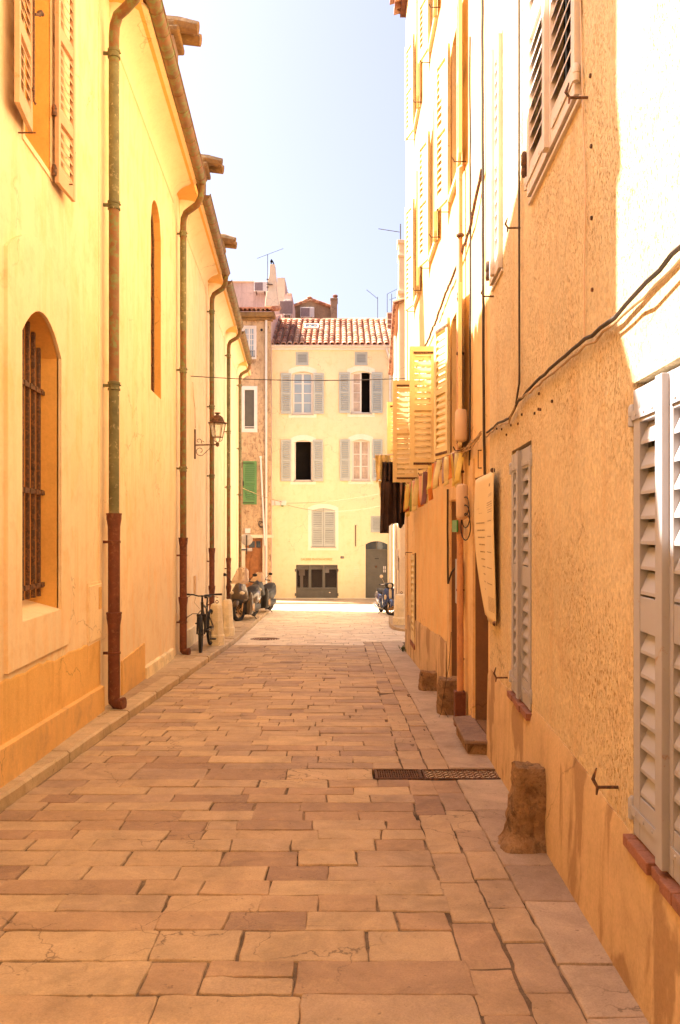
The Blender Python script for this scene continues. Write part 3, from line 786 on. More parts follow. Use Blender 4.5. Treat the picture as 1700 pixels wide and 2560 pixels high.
mb=MB(); FL.box(mb,7.90,8.45,.47,1.09,.0,.008); make('hatch_rim',mb,M['left_wall'],hh)
mb=MB(); FL.box(mb,16.1,16.3,.35,.72,.0,.05); make('cable_cover',mb,M['rubber_tan'],LB,bevel=.008)
# vertical joint beside the first pipe
mb=MB(); FL.box(mb,8.34,8.37,.0,7.1,-.0,.006); make('joint_bead',mb,M['left_trim'],LB)
hb=thing('shade_block_behind_viewer','added unseen ochre block behind the viewer, shading the foreground','house',(0,-2.6,.1))  # added unseen mass behind the viewer, cuts sky light on the foreground
mb=MB(); mb.box(-6,6,-9,-2.6,-.3,10.5); make('wall',mb,M['left_plinth'],hb)  # body of the added unseen shade block
mb=MB(); mb.box(-6.2,6.2,-9.2,-2.4,10.501,10.8); make('roof',mb,M['tiles'],hb)
# lower building before it (carries the street on behind the viewer)
LO=thing('low_yellow_house','low yellow house beside the viewer, hidden left of the frame','house',(XL(0),0,0))
mb=MB(); mb.hexa([FL(-9,-.6),FL(4.19,-.6),FL(6.5,-.6,-7),FL(-9,-.6,-7)],[FL(-9,5.2),FL(4.19,5.2),FL(6.5,5.2,-7),FL(-9,5.2,-7)]); make('wall',mb,M['left_wall'],LO)
mb=MB(); p0=FL(-9.2,5.2,.3); p1=FL(4.19,5.2,.3); p2=FL(5.3,6.2,-3.5); p3=FL(-9.2,6.2,-3.5); p4=FL(6.5,5.2,-7.2); p5=FL(-9.2,5.2,-7.2); u=Vector((0,0,.08))
mb.hexa([p0,p1,p2,p3],[p+u for p in (p0,p1,p2,p3)]); mb.hexa([p3,p2,p4,p5],[p+u for p in (p3,p2,p4,p5)])
make('roof',mb,M['tiles'],LO)
# ---------------------------------------------------------------- right-hand houses
FR=WF(1.0,0,.041,1,-1,0)      # near ochre house
FO=WF(1.297,0,-.002,1,-1,0)   # orange house behind it
BJ=6.84
RB=thing('ochre_house','rough scratched ochre rendered house filling the right foreground','house',(XR(5),5,G(5)))
wA=rect(2.38,3.07,.42,2.17); wB=rect(5.04,5.76,.44,2.18); wC=rect(3.82,5.03,3.68,5.75); wD=rect(6.15,6.65,3.62,5.47)
mb=MB(); slab(mb,FR,[(-8,-.6),(BJ,-.8),(BJ,10.2),(-8,10.2)],[wA,wB,wC,wD],0,0,outer_sides=False,hole_d0=-.22)
make('wall',mb,M['right_wall'],RB)
mb=MB()
a=FR(BJ,-.8); b=FR(BJ,10.2); mb.poly([FR(-8,10.2),FR(BJ,10.2),FR(BJ,10.2,-8),FR(-8,10.2,-8)]); mb.poly([FR(-8,-.6,-8),FR(BJ,-.8,-8),FR(BJ,10.2,-8),FR(-8,10.2,-8)])
mb.poly([FR(-8,-.6),FR(-8,-.6,-8),FR(-8,10.2,-8),FR(-8,10.2)]); make('roof',mb,M['tiles'],RB)
mb=MB()
for w_ in (wA,wB,wC,wD):
    mb.mark(); a0,a1,z0,z1=w_[0][0],w_[1][0],w_[0][1],w_[2][1]
    mb.poly([FR(a,z,-.2) for a,z in rect(a0-.02,a1+.02,z0-.02,z1+.02)])
split('window',mb,M['dark'],RB)
# plinth with a wavering top edge
mb=MB(); n=60; a_=-2.0; prev=None; rr=[]
for k in range(n+1):
    yy=-2+(BJ+2)*k/n; zt=.47+.035*math.sin(yy*1.7)+.02*noise.noise(Vector((yy*3,0,0)))+.012*noise.noise(Vector((yy*14,0,0)))
    for (b0,b1,zz) in ((2.33,3.10,.41),(5.0,5.78,.42)):
        if b0<yy<b1: zt=min(zt,zz)
    rr.append([FR(yy,G(yy)-.2,0),FR(yy,G(yy)-.2,.045),FR(yy,G(yy)+.04,.030),FR(yy,zt-.06,.018),FR(yy,zt,.004),FR(yy,zt+.002,-.01)])
mb.rings(rr,cap=False,closed=False); make('plinth',mb,M['right_plinth'],RB,smooth=60)
# brick sills
for a0,a1,z in ((2.34,3.09,.425),(5.02,5.78,.445)):
    mb=MB(); y=a0
    while y<a1-.02:
        L=min(.115,a1-y); mb.cur=rg.random(); j=rg.uniform(-.004,.004)
        FR.box(mb,y+.003,y+L-.003,z-.03,z+.012+j,-.18,.035+j*2); y+=L
    make('sill',mb,M['brick'],RB,bevel=.004)
def pair(F,house,a0,a1,z0,z1,mat,pitch,mid,straps=True,d=-.0,wob=0.0,cover=True):
    w=(a1-a0)/2; h=z1-z0
    for side in (0,1):
        mb=MB()
        if side==0: hinge=F(a0+.004,z0,d-.03); dv=(F.u[0]*1,F.u[1])
        else: hinge=F(a1-.004,z0,d-.03); dv=(-F.u[0],-F.u[1])
        Mx=leaf(mb,hinge,dv,w-.006,h-.015,(F.n[0],F.n[1]),pitch=pitch,mid=mid,t=.034,st=.07 if w>.3 else .055,top=.13,bot=.16,midw=.13)
        if side==0 and cover: mb.boxm(Mx,w-.045,w+.02,.032,.060,.01,h-.02)
        s=make('shutter',mb,mat,house,bevel=.0025 if a0<3 else 0)
        if straps:
            m2=MB(); hinge_strap(m2,Mx,w,h); split('hinge',m2,mat,s,smooth=40)
pair(FR,RB,2.39,3.06,.45,2.155,M['mauve_shutter'],.082,(.50,))
pair(FR,RB,5.05,5.75,.47,2.165,M['mauve_shutter'],.082,(.50,))
pair(FR,RB,3.83,5.02,3.70,5.74,M['white_shutter'],.085,(.5,),d=.03)
pair(FR,RB,6.16,6.64,3.64,5.46,M['white_shutter'],.085,(.5,),d=.03,straps=False)
# protruding metal frame ledge and rusty pins of the upper shutters
mb=MB(); FR.box(mb,3.80,5.05,3.66,3.68,-.1,.02); mb.mark(); FR.box(mb,6.13,6.67,3.60,3.62,-.1,.015)
split('ledge',mb,M['white_shutter'],RB,bevel=.004)
def hook(name,F,a,z,house):
    mb=MB(); mb.tube([F(a,z,-.02),F(a,z,.09)],.0065,6); mb.tube([F(a,z,.085),F(a+.01,z+.03,.1),F(a+.012,z+.075,.085)],[.006,.008,.003],6)
    mb.tube([F(a,z,.085),F(a-.005,z-.03,.09)],[.007,.004],6)
    make(name,mb,M['rust'],house)
for a,z in ((3.26,.56),(5.93,.52),(3.72,3.62),(5.42,3.66),(6.62,3.55)): hook('shutter_stay',FR,a,z,RB)
mb=MB()
for a,z in ((3.80,4.25),(5.07,3.85),(6.68,3.7)): mb.mark(); mb.lathe(FR(a,z,.04),(0,0,1),[(.016,0),(.022,.02),(.018,.07),(.022,.075),(.02,.14),(.01,.16)],8)
split('hinge',mb,M['rust'],RB,smooth=40)

mb=MB(); rn=random.Random(5)
for k in range(15):
    a,z=(3.62+rn.uniform(-.05,.05),2.7+k*.33) if k<4 else ((5.5-.19*k+3.3*rn.random()*.2+1.2,2.40+rn.uniform(-.09,.04)) if k<18 else (rn.uniform(3.3,6.4),rn.uniform(.9,3.6)))
    mb.mark(); mb.lathe(FR(a,z,-.005),(-1,0,0),[(.011,0),(.009,.014)],6)
split('nail',mb,M['rust'],RB)
# ------------------------------ orange house
OB=thing('orange_house','tall orange and cream house with open yellow shutters beyond the ochre house','house',(XR(11),11,G(11)))
O0=BJ; O1=15.35; OT=11.7
holes=[rect(6.92,7.60,-.20,2.11), rect(8.50,9.20,-.38,1.95), rect(13.35,14.0,-.28,1.22)]
row1=[(8.36,9.12),(10.55,11.30),(12.98,13.6)]; row2=[(8.42,9.10),(10.5,11.1),(12.75,13.35)]; row3=[(8.42,9.10),(10.5,11.1),(12.75,13.35)]
z1=(2.48,4.02); z2=(5.42,7.15); z3=(8.35,9.9)
for r_,z_ in ((row1,z1),(row2,z2),(row3,z3)):
    for a,b in r_: holes.append(rect(a,b,z_[0],z_[1]))
mb=MB(); slab(mb,FO,[(O0,-.9),(O1,-1.1),(O1,OT),(O0,OT)],holes,0,0,outer_sides=False,hole_d0=-.2)
make('wall',mb,M['orange_wall'],OB)
mb=MB()
mb.poly([FO(O1,-1.2),FO(O1,-1.2,-8),FO(O1,OT,-8),FO(O1,OT)]); mb.poly([FO(O0,9.9),FO(O0,9.9,-8),FO(O0,OT,-8),FO(O0,OT)])
mb.poly([FO(O0,-1,-8),FO(O1,-1,-8),FO(O1,OT,-8),FO(O0,OT,-8)]); make('end_wall',mb,M['orange_wall'],OB)
mb=MB(); FO.box(mb,O0-.1,O1+.25,OT,OT+.1,-8.2,.16)
FO.box(mb,O0-.1,O1+.2,OT-.1,OT-.002,-.1,.10); make('roof',mb,M['tiles'],OB)
mb=MB(); y=O0
while y<O1+.2:
    mb.cur=rg.random()
    for zz,dd in ((OT-.07,.22),(OT+.13,.30)):
        c=FO(y,zz,dd)
        mb.rings([[c+Vector((q*.45,math.cos(math.pi*j/5)*.09,q*.14+math.sin(math.pi*j/5)*.08)) for j in range(6)] for q in (0,1)],cap=False,closed=False)
    y+=.2
make('eave_tiles',mb,M['tiles'],OB,smooth=50,solid=.02)
mb=MB()
for l in holes:
    a0,a1,zz0,zz1=l[0][0],l[1][0],l[0][1],l[2][1]
    mb.mark()
    if a0>8.3 and zz0>2: mb.poly([FO(a,z,-.19) for a,z in rect(a0-.02,a1+.02,zz0-.02,zz1+.02)])
split('window',mb,M['dark'],OB)
# door bays
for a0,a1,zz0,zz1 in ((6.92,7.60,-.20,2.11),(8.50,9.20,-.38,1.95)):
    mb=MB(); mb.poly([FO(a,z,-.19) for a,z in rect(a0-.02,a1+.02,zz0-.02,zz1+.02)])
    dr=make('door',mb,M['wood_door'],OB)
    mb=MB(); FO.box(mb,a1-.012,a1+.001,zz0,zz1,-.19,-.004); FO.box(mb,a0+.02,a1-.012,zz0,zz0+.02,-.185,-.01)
    make('jamb',mb,M['door_jamb'],dr)
mb=MB(); s0=FO(6.80,0,0); zt=-.205
lo=[FO(6.80,G(6.8)-.1,0),FO(7.72,G(7.7)-.1,0),FO(7.66,G(7.7)-.1,.17),FO(6.84,G(6.8)-.1,.19)]
mb.hexa(lo,[Vector((p.x,p.y,zt)) for p in lo]); mb2=MB()
st=make('doorstep',mb,M['rock'],OB,bevel=.015)
lo=[FO(6.78,zt,0),FO(7.74,zt,0),FO(7.68,zt,.20),FO(6.80,zt,.22)]; mb2.hexa(lo,[p+Vector((0,0,.035)) for p in lo]); make('tread',mb2,M['pier'],st,bevel=.01)
# pale pilaster strips round the doors and lower wash
mb=MB()
FO.box(mb,7.62,7.80,-.36,2.30,0,.018); mb.mark(); FO.box(mb,8.36,8.49,-.40,2.2,0,.016); FO.box(mb,9.22,9.45,-.42,2.1,0,.016); FO.box(mb,8.49,9.22,1.96,2.1,0,.016)
mb.mark(); FO.box(mb,14.9,15.34,-.70,7.5,0,.02)
split('pilaster',mb,M['pilaster'],OB)
mb=MB(); n=24; rr=[]
for k in range(n+1):
    yy=9.5+(15.3-9.5)*k/n; zt=G(yy)+.72+.04*noise.noise(Vector((yy*2,1,0)))
    rr.append([FO(yy,G(yy)-.2,0),FO(yy,G(yy)-.2,.03),FO(yy,zt-.03,.016),FO(yy,zt,.002)])
mb.rings(rr,cap=False,closed=False); make('plinth',mb,M['right_plinth'],OB,smooth=60)
# low louvred shutter
mb=MB(); leaf(mb,FO(13.38,-.27,.0),(0,1),.6,1.48,(-1,0),pitch=.09,mid=(.5,)); s=make('shutter',mb,M['yellow_shutter'],OB)
mb=MB(); mb.tube([FO(14.05,1.24,0),FO(14.05,1.24,.12),FO(14.0,1.20,.12)],.007,6); FO.box(mb,13.33,13.37,-.3,1.25,.0,.02); make('hinge',mb,M['rust'],s)
mb=MB(); y=13.3
while y<14.05: mb.cur=rg.random(); FO.box(mb,y+.003,y+.11,-.36,-.285,-.1,.04); y+=.115
make('sill',mb,M['brick'],OB)
# open shutters, first floor: (hinge y, direction, width)
def oleaf(y,z,dv,w,h,out,mat='yellow_shutter',pitch=.075,straps=True):
    mb=MB(); Mx=leaf(mb,FO(y,z,.02),dv,w,h,out,pitch=pitch,mid=(.5,),st=.065,top=.11,bot=.13,t=.036)
    s=make('shutter',mb,M[mat],OB)
    if straps:
        m2=MB()
        for zz in (.05,h-.1):
            m2.mark(); m2.boxm(Mx,0,w*.85,.037,.042,zz,zz+.03)
            for q in (.15,.5,.8): m2.lathe(Mx@Vector((w*q,.042,zz+.015)),Mx.to_3x3()@Vector((0,1,0)),[(.010,0),(.007,.006)],6)
        split('hinge',m2,M['rust'] if z<3 else M[mat],s)
h1=z1[1]-z1[0]+.06
oleaf(10.50,2.43,(-1,.02),.345,h1,(0,-1)); oleaf(12.90,2.40,(-1,.0),.40,h1+.04,(0,-1)); oleaf(14.9,2.30,(-1,.0),.37,h1+.12,(0,-1))
oleaf(8.34,2.45,(-.13,-1),.50,h1,(-1,.1)); oleaf(9.14,2.45,(-.24,1),.44,h1,(-1,-.2)); oleaf(11.33,2.45,(-.2,1),.42,h1,(-1,-.2))
h2=z2[1]-z2[0]+.04
for a,b in row2:
    oleaf(a-.02,5.40,(-.10,-1),.40,h2,(-1,.1),straps=False); oleaf(b+.02,5.40,(-.26,1),.40,h2,(-1,-.2),straps=False)
h3=z3[1]-z3[0]+.04
for a,b in row3:
    oleaf(a-.02,8.33,(-.10,-1),.40,h3,(-1,.1),straps=False); oleaf(b+.02,8.33,(-.26,1),.40,h3,(-1,-.2),straps=False)
mb=MB()
for r_,z_ in ((row1,z1),(row2,z2),(row3,z3)):
    for a,b in r_: mb.mark(); FO.box(mb,a-.06,b+.06,z_[0]-.05,z_[0]-.003,-.15,.05)
split('window_ledge',mb,M['cream_wall'],OB,bevel=.006)
mb=MB()
for r_,z_ in ((row1,z1),(row2,z2),(row3,z3)):
    for a,b in r_: 
        for q in (a-.3,b+.3): mb.mark(); mb.tube([FO(q,z_[0]-.06,0),FO(q,z_[0]-.06,.12),FO(q,z_[0]-.02,.14)],.007,6)
split('shutter_stay',mb,M['rust'],OB)
# orange drainpipe of the house
mb=MB(); mb.tube([FO(8.20,5.35,.0),FO(8.18,5.3,.06),FO(8.13,1.6,.06),FO(8.05,G(8)+.0,.07)],.034,12)
dp=make('drainpipe',mb,M['orange_pipe'],OB,smooth=50)
mb=MB()
for zz in (.3,1.0,2.2,3.4,4.6): mb.mark(); mb.lathe(FO(8.12,zz,.06),(0,0,1),[(.036,0),(.042,.003),(.042,.02),(.036,.023)],12)
split('collar',mb,M['rust'],dp,smooth=40)
mb=MB(); FO.box(mb,8.0,8.12,-.36,.0,.02,.13); make('shoe',mb,M['iron_red'],dp,bevel=.01)

# ------------------------------ cream house at the right corner of the square
dx=(2.16-1.62)/(33-21.5)
FC=WF(1.62-dx*21.5,0,dx,1,-1,0)
CB=thing('cream_house','pale cream house at the far right corner, mostly hidden behind the orange house','house',(1.9,26,G(26)))
mb=MB(); slab(mb,FC,[(21.5,-1.4),(31.2,-1.7),(31.2,7.7),(21.5,7.7)],[],0,0,outer_sides=False)
mb.poly([FC(21.5,-1.4),FC(21.5,-1.4,-6),FC(21.5,7.7,-6),FC(21.5,7.7)]); mb.poly([FC(31.2,-1.7),FC(31.2,-1.7,-6),FC(31.2,7.7,-6),FC(31.2,7.7)])
mb.poly([FC(21.5,-1.4,-6),FC(31.2,-1.7,-6),FC(31.2,7.7,-6),FC(21.5,7.7,-6)])
make('wall',mb,M['cream_wall'],CB)
mb=MB(); tile_roof(mb,FC(21.4,7.72,.12),Vector((dx*9.9,9.9,0)),Vector((3.2,0,1.3)),46,9,seed=9); make('roof',mb,M['tiles'],CB,smooth=50)
mb=MB(); FC.box(mb,21.52,21.98,3.0,9.4,-.42,.04); FC.box(mb,21.48,22.02,8.0,8.1,-.46,.08); FC.box(mb,21.48,22.02,9.0,9.06,-.46,.07); FC.box(mb,21.48,22.02,9.36,9.46,-.46,.08)
make('chimney',mb,M['cream_wall'],CB,bevel=.01)
mb=MB(); mb.tube([FC(24.5,7.6,.06),FC(24.5,.5,.06),FC(24.5,G(24.5),.06)],.05,10); make('drainpipe',mb,M['white_pipe'],CB,smooth=50)
mb=MB(); FC.box(mb,26.2,26.9,3.2,4.6,-.01,.03); make('shutter',mb,M['white_shutter'],CB)
mb=MB(); FC.box(mb,23.2,23.5,.5,1.1,0,.05); make('meter_box',mb,M['white'],CB,bevel=.01)
# ---------------------------------------------------------------- yellow house facing down the street
FF=WF(0,35,1,0,0,-1)
def X(px,y=35): return (px-850)/2000*y
def Z(py,y=35): return EYE+(1330-py)/2000*y
g0=G(35)
FB=thing('yellow_house','pale yellow three storey house with grey shutters and a tiled roof closing the street','house',(X(830),35,g0))
x0,x1=X(675),X(985); ez=Z(869)
def bx(a,b,t,c): return (X(a),X(b),Z(c),Z(t))
wins={'top_left':bx(731,782,931,1035),'top_right':bx(878,927.5,930,1033),'mid_left':bx(736,780,1103,1202),'mid_right':bx(880,924,1101,1201),'low':bx(779,838,1273,1367)}
vents=[bx(741.5,769.6,882,910),bx(889,917,882,910),bx(929,953,1292,1327)]
gar=bx(740,844,1412,1504); door=bx(914,969,1356,1496)
def ar(b,rise): return arch(b[0],b[1],b[2],b[3]+rise*.4,rise,8)
holes=[ar(w,.10) for w in wins.values()]+[rect(*v) for v in vents]+[rect(*gar),ar(door,.14)]
mb=MB(); slab(mb,FF,[(x0,g0-.3),(x1,g0-.3),(x1,ez),(x0,ez)],holes,0,0,outer_sides=False,hole_d0=-.22)
make('wall',mb,M['facade'],FB)
mb=MB()
bz=ez
for xx in (x0,x1):
    mb.poly([Vector((xx,35,g0-.3)),Vector((xx,43,g0-.3)),Vector((xx,43,ez)),Vector((xx,39,ez+2.1)),Vector((xx,35,ez))])
mb.poly([Vector((x0,43,g0)),Vector((x1,43,g0)),Vector((x1,43,ez)),Vector((x0,43,ez))]); make('end_wall',mb,M['facade'],FB)
mb=MB(); tile_roof(mb,(x0-.05,34.78,ez+.06),(x1-x0+.1,0,0),(0,4.0,2.12),21,11,seed=3); 
mb.cur=.4; mb.poly([Vector((x0,38.8,ez+2.15)),Vector((x1,38.8,ez+2.15)),Vector((x1,43.1,ez)),Vector((x0,43.1,ez))])
rf=make('roof',mb,M['tiles'],FB,smooth=50)
mb=MB(); 
for k in range(20):
    a=x0+(x1-x0)*k/20; mb.cur=rg.random(); mb.tube([(a,38.75,ez+2.17),(a+.33,38.75,ez+2.19)],[.12,.10],8)
make('ridge_tile',mb,M['tiles'],rf,smooth=50)
def onroof(px,py):
    # point on the front roof slope seen at px,py
    k=2.12/4.0; a=(1330-py)/2000; y=(ez+.06-34.78*k-EYE)/(a-k); return Vector(((px-850)/2000*y,y,EYE+a*y))
p=onroof(779,822); mb=MB(); 
Ms=Matrix.Translation(p)@Matrix.Rotation(math.atan(.53),4,'X')
mb.boxm(Ms,-.33,.33,-.35,-.29,.0,.16); mb.boxm(Ms,-.33,.33,.29,.35,.0,.16); mb.boxm(Ms,-.33,-.28,-.29,.29,.0,.16); mb.boxm(Ms,.28,.33,-.29,.29,.0,.16)
sk=make('skylight',mb,M['white'],rf,bevel=.01)
mb=MB(); mb.boxm(Ms,-.28,.28,-.29,.29,.06,.12); make('pane',mb,M['glass'],sk)
mb=MB(); FF.box(mb,x0-.05,x1+.05,ez-.12,ez+.02,-.2,.10); FF.box(mb,x0-.06,x1+.06,ez+.0,ez+.09,.06,.22); make('gutter',mb,M['white_pipe'],FB,bevel=.03)
mb=MB(); mb.tube([FF(X(966),ez,.14),FF(X(967),ez-.18,.14),FF(X(974),ez-.5,.08),FF(X(975),ez-.9,.07),FF(X(975),g0+.1,.07)],.045,10); make('drainpipe',mb,M['white_pipe'],FB,smooth=50)
# bands round windows
mb=MB()
for k,w in wins.items():
    if k=='low': o=bx(770,846,1264,1376)
    else: o=(w[0]-.17,w[1]+.17,w[2]-.16,w[3]+.20)
    slab(mb,FF,arch(o[0],o[1],o[2],o[3]+.08,.16,8),[ar(w,.10)],-.01,.014)
make('window_band',mb,M['facade_band'],FB)
for k,w in wins.items():
    if k=='low': continue
    fr=MB(); gl=MB(); cu=MB(); zc=w[3]+.02
    back=M['dark']
    mb=MB(); mb.poly([FF(a,z,-.9) for a,z in rect(w[0]-.4,w[1]+.4,w[2]-.2,w[3]+.2)]); room=mb
    if k in('top_left','mid_right'):
        casement(FF,fr,gl,w[0]+.005,w[1]-.005,w[2]+.01,zc,-.14,nx=1,nz=4 if k=='top_left' else 3,leaves=2,fw=.075,bar=.035)
        p_=make('window',fr,M['white'],FB)
        make('pane',gl,M['sky_tint_glass'] if k=='top_left' else M['curtain'],p_)
        if k=='mid_right':
            m2=MB(); m2.grid(lambda u,v:FF(w[0]+.08+(w[1]-w[0]-.16)*u,w[2]+.08+(w[3]-w[2]-.1)*v,-.148+.008*math.sin(u*34)),40,1); make('curtain',m2,M['curtain'],p_,smooth=60)
    else:
        for (a,b,z0_,z1_) in ((w[0],w[0]+.05,w[2],zc),(w[1]-.05,w[1],w[2],zc),(w[0],w[1],w[2],w[2]+.05),(w[0],w[1],zc-.03,zc+.03)): FF.box(fr,a,b,z0_,z1_,-.17,-.11)
        if k=='top_right':
            mid=(w[0]+w[1])/2+.02; casement(FF,fr,gl,w[0]+.04,mid,w[2]+.03,zc-.02,-.14,nx=1,nz=4,leaves=1,fw=.07,bar=.03)
        p_=make('window',fr,M['white'],FB)
        if gl.v: make('pane',gl,M['curtain'],p_)
        make('dark_room',room,M['dark'],p_)
        m2=MB(); 
        for (a,b) in ((w[0]-.39,w[0]-.38),(w[1]+.38,w[1]+.39)): FF.box(m2,a,b,w[2]-.2,w[3]+.2,-.9,-.23)
        FF.box(m2,w[0]-.4,w[1]+.4,w[3]+.2,w[3]+.22,-.9,-.23); FF.box(m2,w[0]-.4,w[1]+.4,w[2]-.22,w[2]-.2,-.9,-.23); make('room_wall',m2,M['dark'],p_)
    mb=MB(); FF.box(mb,w[0]-.04,w[1]+.04,w[2]-.05,w[2]-.002,-.2,.045); make('sill',mb,M['sign'],p_,bevel=.006)
def fleaf(px0,px1,pt,pb,out=1):
    a,b,zb,zt=bx(px0,px1,pt,pb); mb=MB()
    leaf(mb,FF(a,zb,.05),(1,0),b-a,zt-zb,(0,-1),pitch=.085,mid=(.5,),st=.07,top=.09,bot=.11,t=.035)
    s=make('shutter',mb,M['grey_shutter'],FB)
for a in ((703,728,934,1035),(784.5,809.5,934,1035),(848,875,932,1033),(929,956,932,1033),(703,728,1100,1203),(783,808,1100,1203),(850,875,1099,1202),(931,956,1099,1202)): fleaf(*a)
w=wins['low']; mb=MB(); wd=(w[1]-w[0])/2
for q in (0,1): leaf(mb,FF(w[0]+.004+q*wd,w[2]+.01,-.06),(1,0),wd-.01,w[3]-w[2]+.02,(0,-1),pitch=.085,mid=(.5,),st=.07,top=.12,bot=.12,t=.035)
lw=make('window',mb,M['grey_shutter'],FB)
mb=MB(); FF.box(mb,w[0]-.04,w[1]+.04,w[2]-.05,w[2]-.002,-.2,.045); make('sill',mb,M['sign'],lw,bevel=.006)
mb=MB(); mb.poly([FF(a,z,-.1) for a,z in rect(w[0],w[1],w[2],w[3]+.1)]); make('dark_room',mb,M['dark'],lw)
for v in vents:
    mb=MB(); leaf(mb,FF(v[0]+.003,v[2]+.003,-.03),(1,0),v[1]-v[0]-.006,v[3]-v[2]-.006,(0,-1),pitch=.06,mid=(),st=.05,top=.05,bot=.05)
    vv=make('vent',mb,M['grey_shutter'],FB)
    mb=MB(); slab(mb,FF,rect(v[0]-.03,v[1]+.03,v[2]-.03,v[3]+.03),[rect(*v)],-.01,.02); FF.box(mb,v[0]-.04,v[1]+.04,v[2]-.06,v[2]-.03,-.01,.04); make('frame',mb,M['grey_shutter'],vv)
    mb=MB(); mb.poly([FF(a,z,-.1) for a,z in rect(v[0],v[1],v[2],v[3])]); make('dark_back',mb,M['dark'],vv)
# gallery front
a,b,c,d=gar; mb=MB(); zg=Z(1472)
FF.box(mb,a,b,c,zg,-.14,-.06)
for q in range(4):
    xx=a+(b-a)*q/3; hw=.045 if q in(0,3) else .06; FF.box(mb,max(a,xx-hw),min(b,xx+hw),zg,d,-.13,-.045)
FF.box(mb,a,b,d-.07,d,-.129,-.044); FF.box(mb,a+.05,b-.05,zg-.03,zg+.05,-.12,-.04)
for q in range(3): FF.box(mb,a+(b-a)*(q+.08)/3,a+(b-a)*(q+.92)/3,c+.10,zg-.10,-.10,-.05)
for zz in (c+.25,d-.3): FF.box(mb,a-.05,a,zz,zz+.12,-.02,.03); FF.box(mb,b,b+.04,zz,zz+.12,-.02,.03)
gf=make('gallery_door',mb,M['dark_door'],FB,bevel=.006)
mb=MB(); mb.poly([FF(p,q,-.10) for p,q in rect(a,b,zg,d)]); make('pane',mb,glassy('gallery_glass',(.05,.035,.03),.05,alpha=.45),gf)
mb=MB(); mb.poly([FF(p,q,-1.3) for p,q in rect(a-.8,b+.8,c-.2,d+.4)]); 
FF.box(mb,a-.8,b+.8,c-.1,c-.05,-1.3,-.23); FF.box(mb,a-.8,a-.75,c,d+.4,-1.3,-.23); FF.box(mb,b+.75,b+.8,c,d+.4,-1.3,-.23); make('dark_room',mb,M['dark'],gf)
mb=MB(); FF.box(mb,a+.15,a+.28,zg-.1,d-.15,-.7,-.6); FF.box(mb,a+.10,a+.36,zg+.55,zg+.95,-.62,-.55); FF.box(mb,a+.06,a+.2,d-.28,d-.15,-.6,-.5); make('display_stand',mb,M['sign'],gf)
mb=MB(); FF.box(mb,a+.02,b-.02,d-.22,d-.08,-.45,-.4); FF.box(mb,b-.58,b-.38,d-.36,d-.16,-.36,-.30); make('ceiling_panel',mb,M['white'],gf)
mb=MB(); FF.box(mb,b-.38,b-.30,zg-.18,zg-.155,-.05,-.02); make('handle',mb,M['chrome'],gf)
# sign lettering and number plate
mb=MB(); text_on(mb,'GALERIE MASON NOIREZ',.135,FF,X(791.5),Z(1398.5),.012,sx=1.0,depth=.006)
xs=[p.x for p in mb.v]; wdt=max(xs)-min(xs); k=(X(831)-X(752))/wdt; cx=X(791.5)
for p in mb.v: p.x=cx+(p.x-cx)*k
ob=solo('sign_lettering',mb,M['gold_text'],'ochre capital letters of the gallery name above its dark glazed front','sign')
np_=thing('number_plate','small dark number 10 plate right of the gallery lettering','number plate',(X(855.5),34.98,Z(1398)))
mb=MB(); FF.box(mb,X(851.3),X(859.5),Z(1396.3),Z(1390.5),0.001,.012); make('plate',mb,M['iron'],np_)
mb=MB(); text_on(mb,'10',.095,FF,X(855.4),Z(1393.4),.014,sx=1.1,depth=.002); make('digits',mb,M['white'],np_)
# door with arched fanlight
a,b,c,d=door; mb=MB(); zt=Z(1376)
FF.box(mb,a,b,c,zt,-.16,-.10); FF.box(mb,a,b,zt,zt+.06,-.16,-.05)
w_=b-a
for (u0,u1,v0,v1) in ((.12,.88,.06,.42),(.12,.88,.50,.92)):
    H=zt-c; p=[(a+w_*u0,c+H*v0),(a+w_*u1,c+H*v0),(a+w_*u1,c+H*v1),(a+w_*u0,c+H*v1)]
    slab(mb,FF,p,[[(p[0][0]+.03,p[0][1]+.03),(p[1][0]-.03,p[1][1]+.03),(p[2][0]-.03,p[2][1]-.03),(p[3][0]+.03,p[3][1]-.03)]],-.10,-.085)
dd=make('door',mb,M['dark_door'],FB)
mb=MB(); FF.box(mb,a+w_*.42,a+w_*.60,c+(zt-c)*.82,c+(zt-c)*.835,-.10,-.08); make('letter_slot',mb,M['iron'],dd)
mb=MB(); mb.lathe(FF(a+w_*.48,c+(zt-c)*.66,-.09),(0,-1,0),[(.05,0),(.035,.03)],12); make('knob',mb,M['rust'],dd)
mb=MB(); FF.box(mb,a,b,zt+.06,d+.08,-.16,-.13); fl=make('fanlight',mb,M['glass'],dd)
mb=MB(); FF.box(mb,a+w_*.48,a+w_*.52,zt+.06,d+.05,-.13,-.12); make('glazing_bar',mb,M['dark_door'],fl)
for zz in (1419,1427.5):
    mb=MB(); FF.box(mb,X(958.5),X(964.5),Z(zz+3.6),Z(zz-3.4),-.10,-.088); make('notice',mb,M['white'],dd)
mb=MB(); FF.box(mb,a-.1,b+.1,g0,c-.004,-.2,.16); make('doorstep',mb,M['bollard'],FB,bevel=.012)
mb=MB(); FF.box(mb,x0,x1,g0-.1,g0+.10,0,.012); make('plinth',mb,M['facade_band'],FB)
